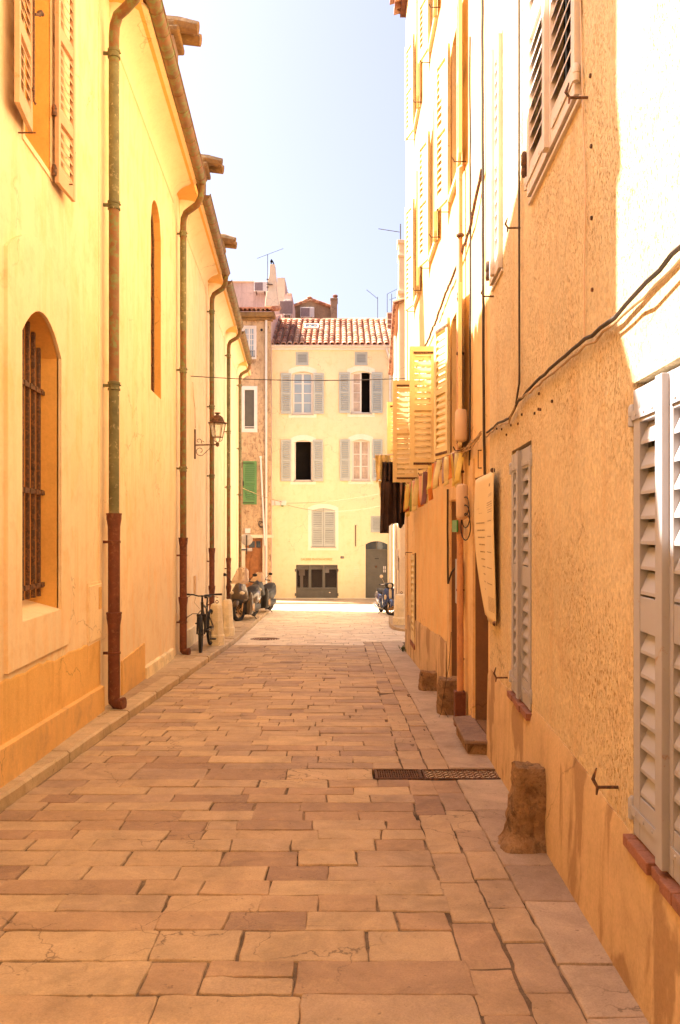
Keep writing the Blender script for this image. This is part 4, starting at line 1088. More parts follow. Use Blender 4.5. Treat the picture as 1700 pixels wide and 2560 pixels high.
# small things fixed on the facade
for k,(pa,pb) in enumerate(((674.5,686.5),(688,701.5),(702.5,715.5))):
    mb=MB(); FF.box(mb,X(pa),X(pb),Z(1263.5),Z(1251.5),0,.10)
    solo('junction_box',mb,M['white'],['white cable box at the left corner of the yellow house, leftmost of three','white cable box in the middle of three on the yellow house','white cable box nearest the window, rightmost of three on the yellow house'][k],'junction box','cable boxes on the far facade',bevel=.01)
mb=MB(); FF.box(mb,X(703),X(709),Z(1266.5),Z(1263.8),0.0,.06); solo('cable_tag',mb,M['greenplate'],'small green tag hanging under the white cable boxes','tag')
sb=thing('sign_bracket','rusty empty sign bracket on the yellow wall left of the dark door','bracket',(X(889),34.95,Z(1370)))
mb=MB(); mb.tube([FF(X(889),Z(1312),.04),FF(X(889),Z(1366),.04)],.022,6); make('upright',mb,M['rust'],sb)
mb=MB(); mb.tube([FF(X(889),Z(1313),.04),FF(X(889)+.05,Z(1313),.75)],.015,6); make('arm',mb,M['sign'],sb)
mb=MB(); 
for k,zz in enumerate((1417,1421,1427,1431,1435,1440)): FF.box(mb,X(891)-.10-.02*(k%2),X(891)+.10+.02*(k%3),Z(zz+.7),Z(zz),0,.004)
solo('faded_lettering',mb,M['facade_band'],'faded pale lettering on the yellow wall between gallery and door','lettering')

# ---------------------------------------------------------------- weathered brown house on the left of it
YB=34.55
FW=WF(0,YB,1,0,0,-1)
def xb(p): return (p-850)/2000*YB
def zb_(p): return EYE+(1330-p)/2000*YB
BB=thing('brown_house','narrow weathered brown rendered house left of the yellow house','house',(xb(640),YB,g0))
bx0,bx1=xb(560),xb(677.5); bz=zb_(795)
w1=(xb(609),xb(637),zb_(893),zb_(818)); w2=(xb(607),xb(640),zb_(1076),zb_(970)); w3=(xb(608),xb(642),zb_(1261),zb_(1153)); dr=(xb(613.5),xb(655.5),g0+.05,zb_(1346))
mb=MB(); slab(mb,FW,[(bx0,g0-.3),(bx1,g0-.3),(bx1,bz),(bx0,bz)],[rect(*w1),rect(*w2),rect(*w3),rect(*dr)],0,0,outer_sides=False,hole_d0=-.2)
make('wall',mb,M['brown_wall'],BB)
mb=MB(); e=bx1
mb.poly([Vector((e,YB,g0-.3)),Vector((e,41,g0-.3)),Vector((e,41,bz+1.9)),Vector((e,YB,bz))]); mb.poly([Vector((bx0,YB,g0-.3)),Vector((bx0,41,g0-.3)),Vector((bx0,41,bz+1.9)),Vector((bx0,YB,bz))])
mb.poly([Vector((e,41,g0)),Vector((bx0,41,g0)),Vector((bx0,41,bz+1.9)),Vector((e,41,bz+1.9))]); make('side_wall',mb,M['pink_wall'],BB)
mb=MB(); FW.box(mb,bx0-.1,bx1+.18,bz,bz+.20,-.3,.28); FW.box(mb,bx0-.05,bx1+.08,bz-.12,bz-.001,-.2,.14); make('cornice',mb,M['lichen'],BB,bevel=.03)
mb=MB(); tile_roof(mb,(bx0-.1,YB-.28,bz+.24),(bx1-bx0+.25,0,0),(0,3.6,1.05),12,10,seed=6,rr=.085); make('roof',mb,M['tiles'],BB,smooth=50)
mb=MB()
for k in range(9): mb.cur=rg.random(); mb.tube([(bx1+.10,YB-.25+k*.4,bz+.32+k*.117),(bx1+.10,YB+.2+k*.4,bz+.45+k*.117)],[.12,.10],8)
make('verge_tile',mb,M['tiles'],BB,smooth=50)
fr=MB(); gl=MB(); casement(FW,fr,gl,w1[0],w1[1],w1[2],w1[3],-.03,nx=2,nz=5,leaves=2,fw=.06,bar=.025)
slab(fr,FW,rect(w1[0]-.09,w1[1]+.07,w1[2]-.08,w1[3]+.06),[rect(*w1)],-.01,.02)
p_=make('window',fr,M['white'],BB); make('pane',gl,M['sky_tint_glass'],p_)
mb=MB(); 
for k in range(9): a=w1[0]+(w1[1]-w1[0])*k/8; mb.tube([FW(a,w1[2]-.02,.10),FW(a,w1[2]+.25,.10)],.008,5)
mb.tube([FW(w1[0]-.02,w1[2]+.25,.10),FW(w1[1]+.02,w1[2]+.25,.10)],.012,5); mb.tube([FW(w1[0]-.02,w1[2]+.02,.10),FW(w1[1]+.02,w1[2]+.02,.10)],.010,5); make('railing',mb,M['iron'],p_)
mb=MB(); leaf(mb,FW(w1[0]-.42,w1[2],.04),(1,0),.34,w1[3]-w1[2],(0,-1),pitch=.08,st=.05); make('shutter',mb,M['blue_shutter'],BB)
fr=MB(); slab(fr,FW,rect(w2[0]-.08,w2[1]+.06,w2[2]-.08,w2[3]+.08),[rect(w2[0]+.08,w2[1]-.08,w2[2]+.08,w2[3]-.08)],-.05,.02); FW.box(fr,w2[0],w2[1],w2[2]+.14,w2[2]+.17,-.04,.01)
p_=make('window',fr,M['white'],BB)
mb=MB(); mb.poly([FW(a,z,-.06) for a,z in rect(*w2)]); make('pane',mb,M['dark_door'],p_)
mb=MB(); leaf(mb,FW(w2[0]-.40,w2[2],.04),(1,0),.30,w2[3]-w2[2],(0,-1),pitch=.08,st=.05); make('shutter',mb,M['blue_shutter'],BB)
mb=MB(); leaf(mb,FW(w3[0],w3[2],.02),(1,0),w3[1]-w3[0],w3[3]-w3[2],(0,-1),pitch=.085,st=.09,top=.12,bot=.14,mid=(.5,)); s=make('shutter',mb,M['green_shutter'],BB)
mb=MB(); FW.box(mb,w3[0]-.02,w3[1]-.1,w3[2]+.05,w3[2]+.08,.055,.065); FW.box(mb,w3[0]-.02,w3[1]-.1,w3[3]-.10,w3[3]-.07,.055,.065); FW.box(mb,w3[0]-.01,w3[0]+.03,w3[2]+.8,w3[2]+1.0,.055,.08); make('hinge',mb,M['iron'],s)
# brown panelled door
a,b,c,d=dr; mb=MB(); FW.box(mb,a,b,c,d,-.2,-.14)
zt=zb_(1376); FW.box(mb,a,b,zt-.04,zt+.04,-.14,-.10); FW.box(mb,a,a+.08,c,d,-.14,-.11); FW.box(mb,b-.08,b,c,d,-.14,-.11)
pn=arch(a+.16,b-.16,c+.2,zt-.12,.22,8); slab(mb,FW,rect(a+.08,b-.08,c+.05,zt-.04),[pn],-.14,-.115)
slab(mb,FW,[(p[0]*.86+(a+b)/2*.14,p[1]*.94+(c+zt)/2*.06) for p in pn],[],-.14,-.12)
dd=make('door',mb,M['wood_door'],BB,bevel=.006)
for q in (0,1):
    mb=MB(); mm=(a+b)/2; FW.box(mb,a+.14+q*(mm-a-.05),a+.14+q*(mm-a-.05)+.25,zt+.12,d-.12,-.14,-.125); make('pane',mb,M['glass'],dd)
mb=MB(); FW.box(mb,a-.22,a-.02,g0,d+.1,0,.05); FW.box(mb,b+.02,b+.14,g0,d+.1,0,.05); FW.box(mb,a-.25,b+.5,d+.02,d+.16,0,.09); make('door_surround',mb,M['cream_wall'],BB,bevel=.012)
mb=MB(); mb.tube([FW(xb(666),bz-.1,.07),FW(xb(666),g0+.1,.07)],.05,10); dp=make('drainpipe',mb,M['white_pipe'],BB,smooth=50)
mb=MB(); mb.lathe(FW(xb(654),zb_(825),.0),(0,-1,0),[(.055,0),(.055,.03)],12); make('vent_hole',mb,M['iron'],BB)
mb=MB(); mb.tube([FW(xb(652),zb_(1143),.08),FW(xb(657),zb_(1250),.08),FW(xb(662.5),zb_(1364),.10)],.04,10); mb.lathe(FW(xb(652),zb_(1146),.08),(0,0,1),[(.04,0),(.065,.02),(.065,.08),(.04,.09)],10)
solo('leaning_pipe',mb,M['white'],'slightly leaning slim white pipe on the brown house wall','pipe',smooth=50)
mb=MB(); FW.box(mb,xb(613),xb(626),zb_(1333),zb_(1321),0,.12); solo('alarm_box',mb,M['white'],'white square box above the brown wooden door','box',bevel=.012)
mb=MB(); mb.torus(FW(xb(653),zb_(1310),.05),(.5,-1,.2),.12,.018,16,5); mb.torus(FW(xb(655),zb_(1313),.06),(.3,-1,.1),.11,.015,16,5)
solo('cable_coil',mb,M['cable'],'coil of black cable hanging beside the leaning white pipe','cable')
# round road sign seen from behind, on a wall arm
rs=thing('road_sign','round road sign seen from its grey back with a plate under it','road sign',(X(618,32.6),32.6,G(32.6)))
y_=32.6; c=Vector((X(617,y_),y_,Z(1349,y_)))
mb=MB(); mb.lathe(c,(0,-1,0),[(.24,0),(.24,.015),(.225,.02)],24); make('disc',mb,M['sign'],rs,smooth=40)
mb=MB(); mb.box(c.x-.30,c.x+.22,c.y-.02,c.y,Z(1378,y_),Z(1371,y_)); make('plate',mb,M['sign'],rs,bevel=.01)
mb=MB(); mb.box(c.x-.02,c.x+.02,c.y-.055,c.y-.025,Z(1386,y_),c.z+.18); mb.tube([(c.x,c.y-.04,Z(1374,y_)),(c.x-.6,c.y-.04,Z(1374,y_)),(c.x-.6,c.y-.04,G(y_))],.022,8); make('post',mb,M['iron'],rs)

# ---------------------------------------------------------------- roofs behind
def behind(name,label,px0,px1,ptop,pbot,y,depth,mat,cat='house'):
    o=thing(name,label,cat,(X((px0+px1)/2,y),y,Z(pbot,y)-4))
    mb=MB(); mb.box(X(px0,y),X(px1,y),y,y+depth,Z(pbot,y)-4,Z(ptop,y)); make('wall',mb,mat,o); return o
o=behind('pink_house','weathered pink flat topped house wall rising behind the brown house',545,714,706,790,43,6,M['pink_wall'])
mb=MB(); mb.box(X(545,43)-.1,X(658,43),42.9,49,Z(706,43)+.001,Z(703.5,43)); make('parapet',mb,M['cream_wall'],o)
mb=MB(); mb.box(X(693,42.7),X(712,42.7),42.7,45,Z(760,42.7),Z(694,42.7)); make('stair_block',mb,M['cream_wall'],o)
o=behind('lean_to_tower','narrow pinkish brown tower with a pot on top above the tiled roof',711,730,736,850,40.5,3,M['pink_wall'],'tower')
mb=MB(); c=Vector((X(718.5,40.5),40.8,Z(736,40.5))); mb.lathe(c,(0,0,1),[(.09,0),(.02,.20)],10); make('chimney_pot',mb,M['tiles'],o,smooth=40)
mb=MB(); mb.box(X(719,40.5),X(729,40.5),40.45,41.5,Z(736,40.5)+.001,Z(733.5,40.5)); make('cap',mb,M['cream_wall'],o)
# gable house
y_=45; o=thing('gabled_house','brown gabled house wall with a square chimney above the tiled roof','house',(X(785,y_),y_,Z(850,y_)-3))
mb=MB(); pr=[(732,860),(843,860),(843,790),(826,768),(774,750),(732,768)]; pr=[(X(a,y_),Z(b,y_)) for a,b in pr]
mb.hexa([Vector((a,y_,z)) for a,z in pr],[Vector((a,y_+6,z)) for a,z in pr]); make('wall',mb,M['back_wall'],o)
mb=MB(); 
for (a,b),(c,d) in (((729,770),(774,750)),((774,750),(830,770))):
    n=7
    for k in range(n):
        p0=Vector((X(a+(c-a)*k/n,y_),y_-.1,Z(b+(d-b)*k/n,y_)+.03)); p1=Vector((X(a+(c-a)*(k+1)/n,y_),y_-.1,Z(b+(d-b)*(k+1)/n,y_)+.05)); mb.cur=rg.random(); mb.tube([p0,p1],[.10,.085],8)
mb.lathe((X(774,y_),y_-.1,Z(750,y_)),(0,0,1),[(.14,0),(.16,.1),(.04,.2)],8)
make('verge_tile',mb,M['tiles'],o,smooth=50)
mb=MB(); mb.box(X(827,y_),X(843,y_),y_-.3,y_+.5,Z(812,y_),Z(751,y_)); mb.box(X(825.5,y_),X(844.5,y_),y_-.35,y_+.55,Z(754,y_)+.0,Z(751,y_)+.05); ch=make('chimney',mb,M['back_wall'],o,bevel=.02)
mb=MB(); mb.lathe((X(838,y_),y_,Z(751,y_)+.05),(0,0,1),[(.13,0),(.12,.12),(.16,.2),(.10,.26)],10); make('chimney_pot',mb,M['tiles'],ch,smooth=40)
# tall masonry chimney with a cowl
y_=39.5; o=thing('stone_chimney','tall tapering patched chimney with a pointed open cowl on the brown house roof','chimney',(X(681,y_),y_,Z(758,y_)))
def fr_(px0,px1,py,dy=.7): return [Vector((X(px0,y_),y_-dy/2,Z(py,y_))),Vector((X(px1,y_),y_-dy/2,Z(py,y_))),Vector((X(px1,y_),y_+dy/2,Z(py,y_))),Vector((X(px0,y_),y_+dy/2,Z(py,y_)))]
mb=MB(); mb.rings([fr_(664,698,772,.9),fr_(665.5,696,755,.85),fr_(668.5,693.5,733,.75)]); mb.rings([fr_(670.5,692,733.2,.6),fr_(671,692,705,.55),fr_(674,690.5,690,.5),fr_(675,688,664,.42)]); make('shaft',mb,M['cream_wall'],o,bevel=.02)
mb=MB(); mb.tube([(X(677,y_),y_,Z(664,y_)),(X(680,y_),y_,Z(651,y_)),(X(686,y_),y_,Z(663,y_))],.035,6); mb.box(X(675,y_),X(687,y_),y_-.2,y_+.2,Z(665,y_),Z(663.5,y_)); mb.prism([(X(676,y_),y_-.18,Z(656,y_)),(X(679.5,y_),y_-.18,Z(650,y_)),(X(685,y_),y_-.18,Z(658,y_)),(X(683.5,y_),y_-.18,Z(658,y_)),(X(679.5,y_),y_-.18,Z(653,y_))],(0,.36,0)); make('cowl',mb,M['iron'],o)
mb=MB()
for p in (703,712,716,722): mb.box(X(668,y_),X(673,y_)+.2*(p==716),y_-.36,y_-.30,Z(p+1.5,y_),Z(p,y_))
make('bracket',mb,M['rust'],o)
# AC units
def ac(loc,w,h,label,side=None):
    o=thing('air_conditioner',label,'air conditioner',loc,group='outdoor air conditioning units')
    L=Vector(loc); mb=MB(); mb.box(L.x-w/2,L.x+w/2,L.y,L.y+.34,L.z+.12,L.z+.12+h); make('casing',mb,M['acwhite'],o,bevel=.02)
    mb=MB(); cx=L.x-w*.14; rr=h*.40
    for k in range(9): a=cx-rr+2*rr*k/8; mb.box(a-.012,a+.012,L.y-.022,L.y-.003,L.z+.12+h*.1,L.z+.12+h*.9)
    mb.box(cx-rr,cx+rr,L.y-.012,L.y-.001,L.z+.12+h*.1,L.z+.12+h*.9); make('fan_grille',mb,M['acgrille'],o)
    mb=MB(); mb.box(L.x-w*.35,L.x-w*.30,L.y-.02,L.y+.36,L.z,L.z+.12); mb.box(L.x+w*.30,L.x+w*.35,L.y-.02,L.y+.36,L.z,L.z+.12); make('bracket',mb,M['rust'],o); return o
ac((X(651,42.5),42.5,Z(734,42.5)),.68,.52,'white air conditioner on the pink wall left of the tall chimney')
ac((X(768,44.55),44.55,Z(799,44.55)),.78,.58,'white air conditioner on the brown gable wall')
ac((X(718,40.1),40.1,Z(794,40.1)),.34,.78,'narrow white air conditioner on the side of the pinkish tower')
# aerials
def aerial(px,pt,pb,y,boom,label,n=10,el=.25,extra=None):
    o=thing('television_aerial',label,'aerial',(X(px,y),y,Z(pb,y)),group='television aerials on the roofs')
    mb=MB(); mb.tube([(X(px,y),y,Z(pb,y)-.3),(X(px,y),y,Z(pt,y))],.018,6); make('mast',mb,M['aerial'],o)
    (a,b),(c,d)=boom; p=Vector((X(a,y),y,Z(b,y))); q=Vector((X(c,y),y+.3,Z(d,y)))
    mb=MB(); mb.tube([p,q],.010,5)
    for k in range(n):
        r=p.lerp(q,(k+.5)/n); mb.tube([r+Vector((-.02,-el*.8,-el*.4)),r+Vector((.02,el*.8,el*.4))],.006,4)
    make('antenna_boom',mb,M['aerial'],o); return o
aerial(669,637,736,39.2,((643,646),(707,616)),'long comb shaped television aerial beside the tall chimney',22,.22)
aerial(944,742,799,41,((916,724),(944,742)),'small aerial on a mast leaning left over the right end of the tiled roof',9,.15)
aerial(968,735,800,41,((968,735),(994,718)),'small aerial pointing right beside the narrow roof chimney',7,.15)
aerial(979,734,770,42,((973,750),(996,737)),'thin aerial furthest right above the tiled roof',6,.12)
aerial(1001,560,645,22,((946,572),(1001,570)),'tall roof aerial with a horizontal arm above the cream chimney',3,.05)
# chimney stacks right end of the roof
y_=37.2; o=thing('brick_chimney','narrow brick coloured chimney at the right end of the tiled roof','chimney',(X(974,y_),y_,Z(850,y_)))
mb=MB(); mb.box(X(968,y_),X(980,y_),y_-.3,y_+.4,Z(856,y_),Z(787,y_)); make('shaft',mb,M['brick'],o,bevel=.015)
mb=MB(); 
for p in (787,803,815): mb.box(X(967,y_),X(981,y_),y_-.33,y_+.42,Z(p+1.2,y_),Z(p-1.2,y_))
make('band',mb,M['cream_wall'],o)
# garden side blocks that close the view to left and right of the cross street
o=thing('left_side_house','plain pinkish house closing the cross street on the left','house',(-22,38,g0))
mb=MB(); mb.box(-24,-10,31,44,g0-.3,7.0); make('wall',mb,M['pink_wall'],o)
mb=MB(); mb.box(-24.2,-9.8,30.8,44.2,7.001,7.2); make('roof',mb,M['tiles'],o)
# ---------------------------------------------------------------- street things
def ring_loft(mb, secs, n=14, e=.75, cap=True):
    """secs: (x, z_low, z_high, half_width[, y]) superellipse sections across local x"""
    rr=[]
    for s in secs:
        x,z0,z1,w=s[:4]; yc=s[4] if len(s)>4 else 0; c=(z0+z1)/2; h=(z1-z0)/2; r=[]
        for k in range(n):
            t=2*math.pi*k/n; a=math.cos(t); b=math.sin(t)
            r.append(Vector((x,yc+math.copysign(abs(a)**e,a)*w,c+math.copysign(abs(b)**e,b)*h)))
        rr.append(r)
    mb.rings(rr,cap)
def wheel(o,x,z,Rr,tw,rimmat,y=0,spokes=7,steer=0,thin=False,par=None):
    c=Vector((x,y,z)); ax=Vector((math.sin(steer),math.cos(steer),0))
    mb=MB(); mb.torus(c,ax,Rr-tw,tw,32,8,1.0); w=make('wheel' if par is None else 'wheel',mb,M['tyre'],o,smooth=60)
    mb=MB(); mb.torus(c,ax,Rr-2*tw+.004,.012 if not thin else .008,32,6,2.2)
    e1=ax.cross(Vector((0,0,1))); 
    for k in range(spokes):
        t=2*math.pi*k/spokes; d=e1*math.cos(t)+Vector((0,0,1))*math.sin(t)
        mb.tube([c+d*.02,c+d*(Rr-2*tw)],.016 if not thin else .0025,4 if thin else 6)
    mb.lathe(c-ax*.045,ax,[(.035,0),(.035,.09)],12); make('rim',mb,rimmat,w,smooth=40)
    return w
def mirror(o,side,base,head,mat):
    mb=MB(); mb.tube([base,(Vector(base)+Vector(head))/2+Vector((0,0,.02)),head],.008,6); m=make('mirror',mb,M['black_plastic'],o,smooth=50)
    mb=MB(); h=Vector(head); mb.ellipsoid(h+Vector((0,side*.03,.02)),.025,.075,.045); make('mirror_head',mb,mat,m,smooth=60)

def big_scooter(name,label,loc,rotz,body,screen_h=.45,box=False,steer=.25):
    o=thing(name,label,'scooter',loc,rotz=rotz,local=True)
    wheel(o,.76,.30,.30,.062,M['rim_gold'],steer=steer); wheel(o,-.72,.29,.29,.068,M['rim_gold'])
    mb=MB(); 
    pr=[]
    for k in range(9):
        t=math.radians(20+140*k/8); pr.append((.76+.34*math.cos(t),.30+.34*math.sin(t)))
    mb.rings([[Vector((x,-.085,z-.02)),Vector((x,-.05,z+.03)),Vector((x,.05,z+.03)),Vector((x,.085,z-.02))] for x,z in pr],cap=False,closed=False)
    make('mudguard',mb,body,o,smooth=60,solid=.012)
    mb=MB(); 
    for s in (-1,1): mb.tube([(.76,s*.095,.30),(.60,s*.095,.72)],[.028,.034],8)
    make('fork',mb,M['rim_gold'],o,smooth=50)
    mb=MB(); ring_loft(mb,[(.93,.66,.78,.06),(.90,.58,.90,.17),(.80,.52,1.03,.25),(.66,.50,1.12,.29),(.52,.44,1.16,.27),(.42,.40,1.10,.20)],16,.8)
    for p in mb.v:
        if p.z>.62: p.y*=1-.55*(p.z-.62)/.55
    mb.cur=.5; fa=make('fairing',mb,body,o,smooth=50)
    mb=MB()
    for s in (-1,1): ring_loft(mb,[(.58,.18,.60,.05,s*.23),(.50,.16,.85,.07,s*.25),(.36,.16,.80,.07,s*.25),(.26,.18,.50,.05,s*.24)],10,.8)
    make('leg_shield',mb,body,o,smooth=50)
    mb=MB(); ring_loft(mb,[(.62,.30,.66,.12),(.5,.16,.62,.22),(.2,.14,.46,.24),(-.1,.15,.50,.24),(-.25,.2,.55,.22)],12,.7); make('floor_tunnel',mb,M['black_plastic'],o,smooth=50)
    mb=MB(); ring_loft(mb,[(-.02,.40,.62,.17),(-.15,.34,.72,.23),(-.45,.36,.80,.25),(-.75,.46,.86,.22),(-.98,.62,.90,.14),(-1.06,.72,.88,.07)],16,.75); rb=make('rear_body',mb,body,o,smooth=50)
    mb=MB(); ring_loft(mb,[(.04,.58,.68,.10),(-.08,.62,.78,.17),(-.38,.70,.80,.19),(-.45,.74,.90,.18),(-.80,.82,.93,.16),(-.95,.86,.94,.09)],14,.7); make('seat',mb,M['seat'],o,smooth=50)
    mb=MB(); ring_loft(mb,[(-.2,.2,.40,.06,.15),(-.5,.18,.42,.08,.15),(-.75,.22,.40,.06,.15)],10); make('engine',mb,M['black_plastic'],o,smooth=50)
    mb=MB(); mb.tube([(-.25,-.17,.22),(-.5,-.19,.26),(-.6,-.2,.30),(-1.0,-.21,.42)],[.02,.03,.065,.06],10); make('exhaust',mb,M['chrome'],o,smooth=50)
    for s in (-1,1):
        mb=MB(); mb.ellipsoid((.865,s*.135,.82),.055,.085,.05); make('headlight',mb,M['headlight'],o,smooth=60)
    mb=MB()
    def ws(u,v):
        w=.28-.10*v; y=(u-.5)*2*w; x=.72-.30*v-.9*y*y; return Vector((x,y,1.06+screen_h*v-.10*((u-.5)*2)**4*(v)))
    mb.grid(ws,12,6); make('windshield',mb,M['windshield'],o,smooth=80,solid=.005)
    mb=MB(); mb.tube([(.44,-.34,1.10),(.46,-.18,1.12),(.48,0,1.13),(.46,.18,1.12),(.44,.34,1.10)],.013,8); hb=make('handlebar',mb,M['black_plastic'],o,smooth=50)
    for s in (-1,1):
        mb=MB(); mb.tube([(.44,s*.25,1.108),(.43,s*.37,1.098)],.018,8); make('grip',mb,M['black_plastic'],hb,smooth=50)
    for s in (-1,1): mirror(o,s,(.62,s*.24,1.10),(.66,s*.42,1.30),M['black_plastic'])
    mb=MB(); mb.ellipsoid((.84,0,.60),.11,.17,.14); make('front_grille',mb,M['black_plastic'],o,smooth=50)
    for s in (-1,1):
        mb=MB(); ring_loft(mb,[(.46,.30,.44,.012,s*.318),(.30,.26,.50,.014,s*.325),(.10,.26,.40,.012,s*.26)],8,.8); make('side_trim',mb,M['rim_gold'],o,smooth=50)
    mb=MB(); mb.tube([(-.1,.12,.2),(-.06,.26,.02),(-.0,.30,.015)],.014,6); make('kickstand',mb,M['iron'],o)
    mb=MB(); ring_loft(mb,[(-1.07,.72,.84,.10),(-1.10,.74,.82,.07)],10); make('tail_light',mb,M['iron_red'],o,smooth=50)
    if box:
        mb=MB(); ring_loft(mb,[(-.62,.93,1.18,.2),(-.70,.90,1.24,.24),(-.98,.90,1.24,.24),(-1.06,.94,1.16,.2)],14,.5); make('top_box',mb,M['black_plastic'],o,smooth=45)
    return o
def groundz(x,y): return G(y)+(.095 if x<XK(y) else 0)
def place(x,y): return (x,y,groundz(x,y))
a=math.atan2(-1.4,-.27)
big_scooter('maxi_scooter','dark bronze brown maxi scooter with tall tinted windscreen parked on the left pavement',place(-2.72,23.3),a,M['bike_body'],.46,steer=.3)
a=math.atan2(-1.2,-.27)
big_scooter('maxi_scooter','graphite grey maxi scooter parked behind the bronze one, its tail pointing to the street',place(-2.56,26.8),a,M['bike_body2'],.30,steer=-.2)

# blue scooter on the right
o=thing('blue_scooter','dark blue small scooter on its stand before the cream house at the right','scooter',place(1.56,27.2),rotz=math.atan2(-1.25,.28),local=True)
wheel(o,.62,.25,.25,.055,M['rim_gold'],steer=-.62); wheel(o,-.62,.25,.25,.055,M['chrome'])
mb=MB(); pr=[(.62+.29*math.cos(math.radians(t)),.26+.30*math.sin(math.radians(t))) for t in range(15,170,19)]
mb.rings([[Vector((x,-.085,z-.06)),Vector((x,-.06,z+.015)),Vector((x,0,z+.035)),Vector((x,.06,z+.015)),Vector((x,.085,z-.06))] for x,z in pr],cap=False,closed=False); make('mudguard',mb,M['blue_paint'],o,smooth=60,solid=.01)
mb=MB(); mb.tube([(.62,.085,.25),(.52,.07,.52),(.42,0,.85)],.025,8); mb.tube([(.62,-.085,.25),(.52,-.07,.52)],.025,8); make('fork',mb,M['chrome'],o,smooth=50)
mb=MB(); ring_loft(mb,[(.56,.44,.62,.12),(.52,.34,.86,.22),(.46,.28,.94,.25),(.38,.24,.92,.24),(.32,.22,.6,.22)],16,.65); make('leg_shield',mb,M['blue_paint'],o,smooth=50)
mb=MB(); ring_loft(mb,[(.575,.52,.80,.035),(.555,.46,.90,.05),(.5,.46,.92,.05)],10); make('horn_cover',mb,M['headlight'],o,smooth=50)
for s in (-1,1):
    mb=MB(); mb.ellipsoid((.53,s*.17,.62),.035,.045,.09); make('indicator',mb,M['headlight'],o,smooth=60)
mb=MB(); ring_loft(mb,[(.38,.16,.30,.2),(.1,.16,.26,.2),(-.05,.18,.4,.2)],12,.6); make('floorboard',mb,M['black_plastic'],o,smooth=50)
mb=MB(); ring_loft(mb,[(.0,.25,.60,.12),(-.1,.26,.70,.19),(-.4,.30,.74,.22),(-.75,.42,.76,.19),(-.92,.56,.72,.09)],16,.75); make('rear_body',mb,M['blue_paint'],o,smooth=50)
mb=MB(); ring_loft(mb,[(.0,.66,.74,.1),(-.1,.68,.80,.16),(-.5,.72,.82,.17),(-.82,.74,.84,.12)],14,.7); make('seat',mb,M['seat'],o,smooth=50)
mb=MB(); ring_loft(mb,[(.50,.94,1.04,.09),(.46,.90,1.10,.15),(.38,.92,1.10,.17),(.30,.96,1.06,.12)],14,.8); make('handlebar_cover',mb,M['black_plastic'],o,smooth=50)
mb=MB(); mb.ellipsoid((.50,0,1.00),.05,.075,.07); make('headlight',mb,M['headlight'],o,smooth=60)
mb=MB(); mb.tube([(.34,-.33,1.03),(.40,-.12,1.05),(.40,.12,1.05),(.34,.33,1.03)],.013,8); hb=make('handlebar',mb,M['chrome'],o,smooth=50)
for s in (-1,1):
    mb=MB(); mb.tube([(.355,s*.25,1.035),(.335,s*.35,1.03)],.018,8); make('grip',mb,M['black_plastic'],hb,smooth=50)
for s in (-1,1):
    hd=Vector((.36,s*.26,1.29)); mb=MB(); mb.tube([(.38,s*.15,1.05),hd],.007,6); m=make('mirror',mb,M['chrome'],o)
    mb=MB(); mb.lathe(hd+Vector((0,0,.02)),(1,0,0),[(.055,-.01),(.06,0),(.05,.015)],14); make('mirror_head',mb,M['headlight'],m,smooth=40)
mb=MB(); mb.tube([(-.1,-.15,.2),(-.4,-.19,.22),(-.5,-.19,.25),(-.8,-.2,.32)],[.018,.02,.055,.05],10); make('exhaust',mb,M['chrome'],o,smooth=50)
mb=MB()
for s in (-1,1): mb.tube([(-.15,s*.08,.2),(-.22,s*.2,.01)],.012,6)
make('centre_stand',mb,M['iron'],o)

# bicycle (front towards the viewer)
o=thing('bicycle','dark mountain bicycle seen from the front, locked to the second drainpipe','bicycle',place(-2.47,14.72),rotz=-math.pi/2,local=True)
def bwheel(x,steer):
    c=Vector((x,0,.34)); ax=Vector((math.sin(steer),math.cos(steer),0)); mb=MB(); mb.torus(c,ax,.318,.026,40,8); w=make('wheel',mb,M['tyre'],o,smooth=60)
    mb=MB(); mb.torus(c,ax,.288,.009,40,6,1.6); e1=ax.cross(Vector((0,0,1)))
    for k in range(16):
        t=2*math.pi*k/16; d=e1*math.cos(t)+Vector((0,0,1))*math.sin(t); mb.tube([c+d*.02+ax*(.03 if k%2 else -.03),c+d*.285],.0018,4)
    mb.lathe(c-ax*.05,ax,[(.014,0),(.02,.01),(.02,.09),(.014,.1)],10); make('rim',mb,M['iron'],w,smooth=40)
    mb=MB(); mb.torus(c+ax*.05,ax,.07,.004,20,4); make('brake_disc',mb,M['chrome'],w)
bwheel(.53,-.12); bwheel(-.53,0)
mb=MB(); 
T=lambda *p,r=.018: mb.tube(list(p),r,8)
T((.38,0,.86),(-.10,0,.74)); T((.36,0,.78),(.0,0,.33),r=.024); T((-.16,0,.84),(.0,0,.33)); T((-.10,0,.72),(-.53,.06,.34),r=.010); T((-.10,0,.72),(-.53,-.06,.34),r=.010); T((0,0,.33),(-.53,.06,.34),r=.011); T((0,0,.33),(-.53,-.06,.34),r=.011); T((.385,0,.90),(.355,0,.74),r=.026)
make('frame',mb,M['bike_body2'],o,smooth=50)
mb=MB()
for s in (-1,1): mb.tube([(.53,s*.065,.34),(.44,s*.065,.66)],[.016,.020],8)
mb.tube([(.44,-.085,.665),(.44,.085,.665)],.026,8); mb.tube([(.44,0,.66),(.38,0,.78)],.022,8); make('fork',mb,M['iron'],o,smooth=50)
mb=MB(); mb.tube([(.385,0,.90),(.37,0,.98),(.43,0,1.01)],.018,8)
mb.tube([(.36,-.345,1.035),(.40,-.15,1.03),(.44,-.06,1.01),(.44,.06,1.01),(.40,.15,1.03),(.36,.345,1.035)],.013,8); hb=make('handlebar',mb,M['black_plastic'],o,smooth=50)
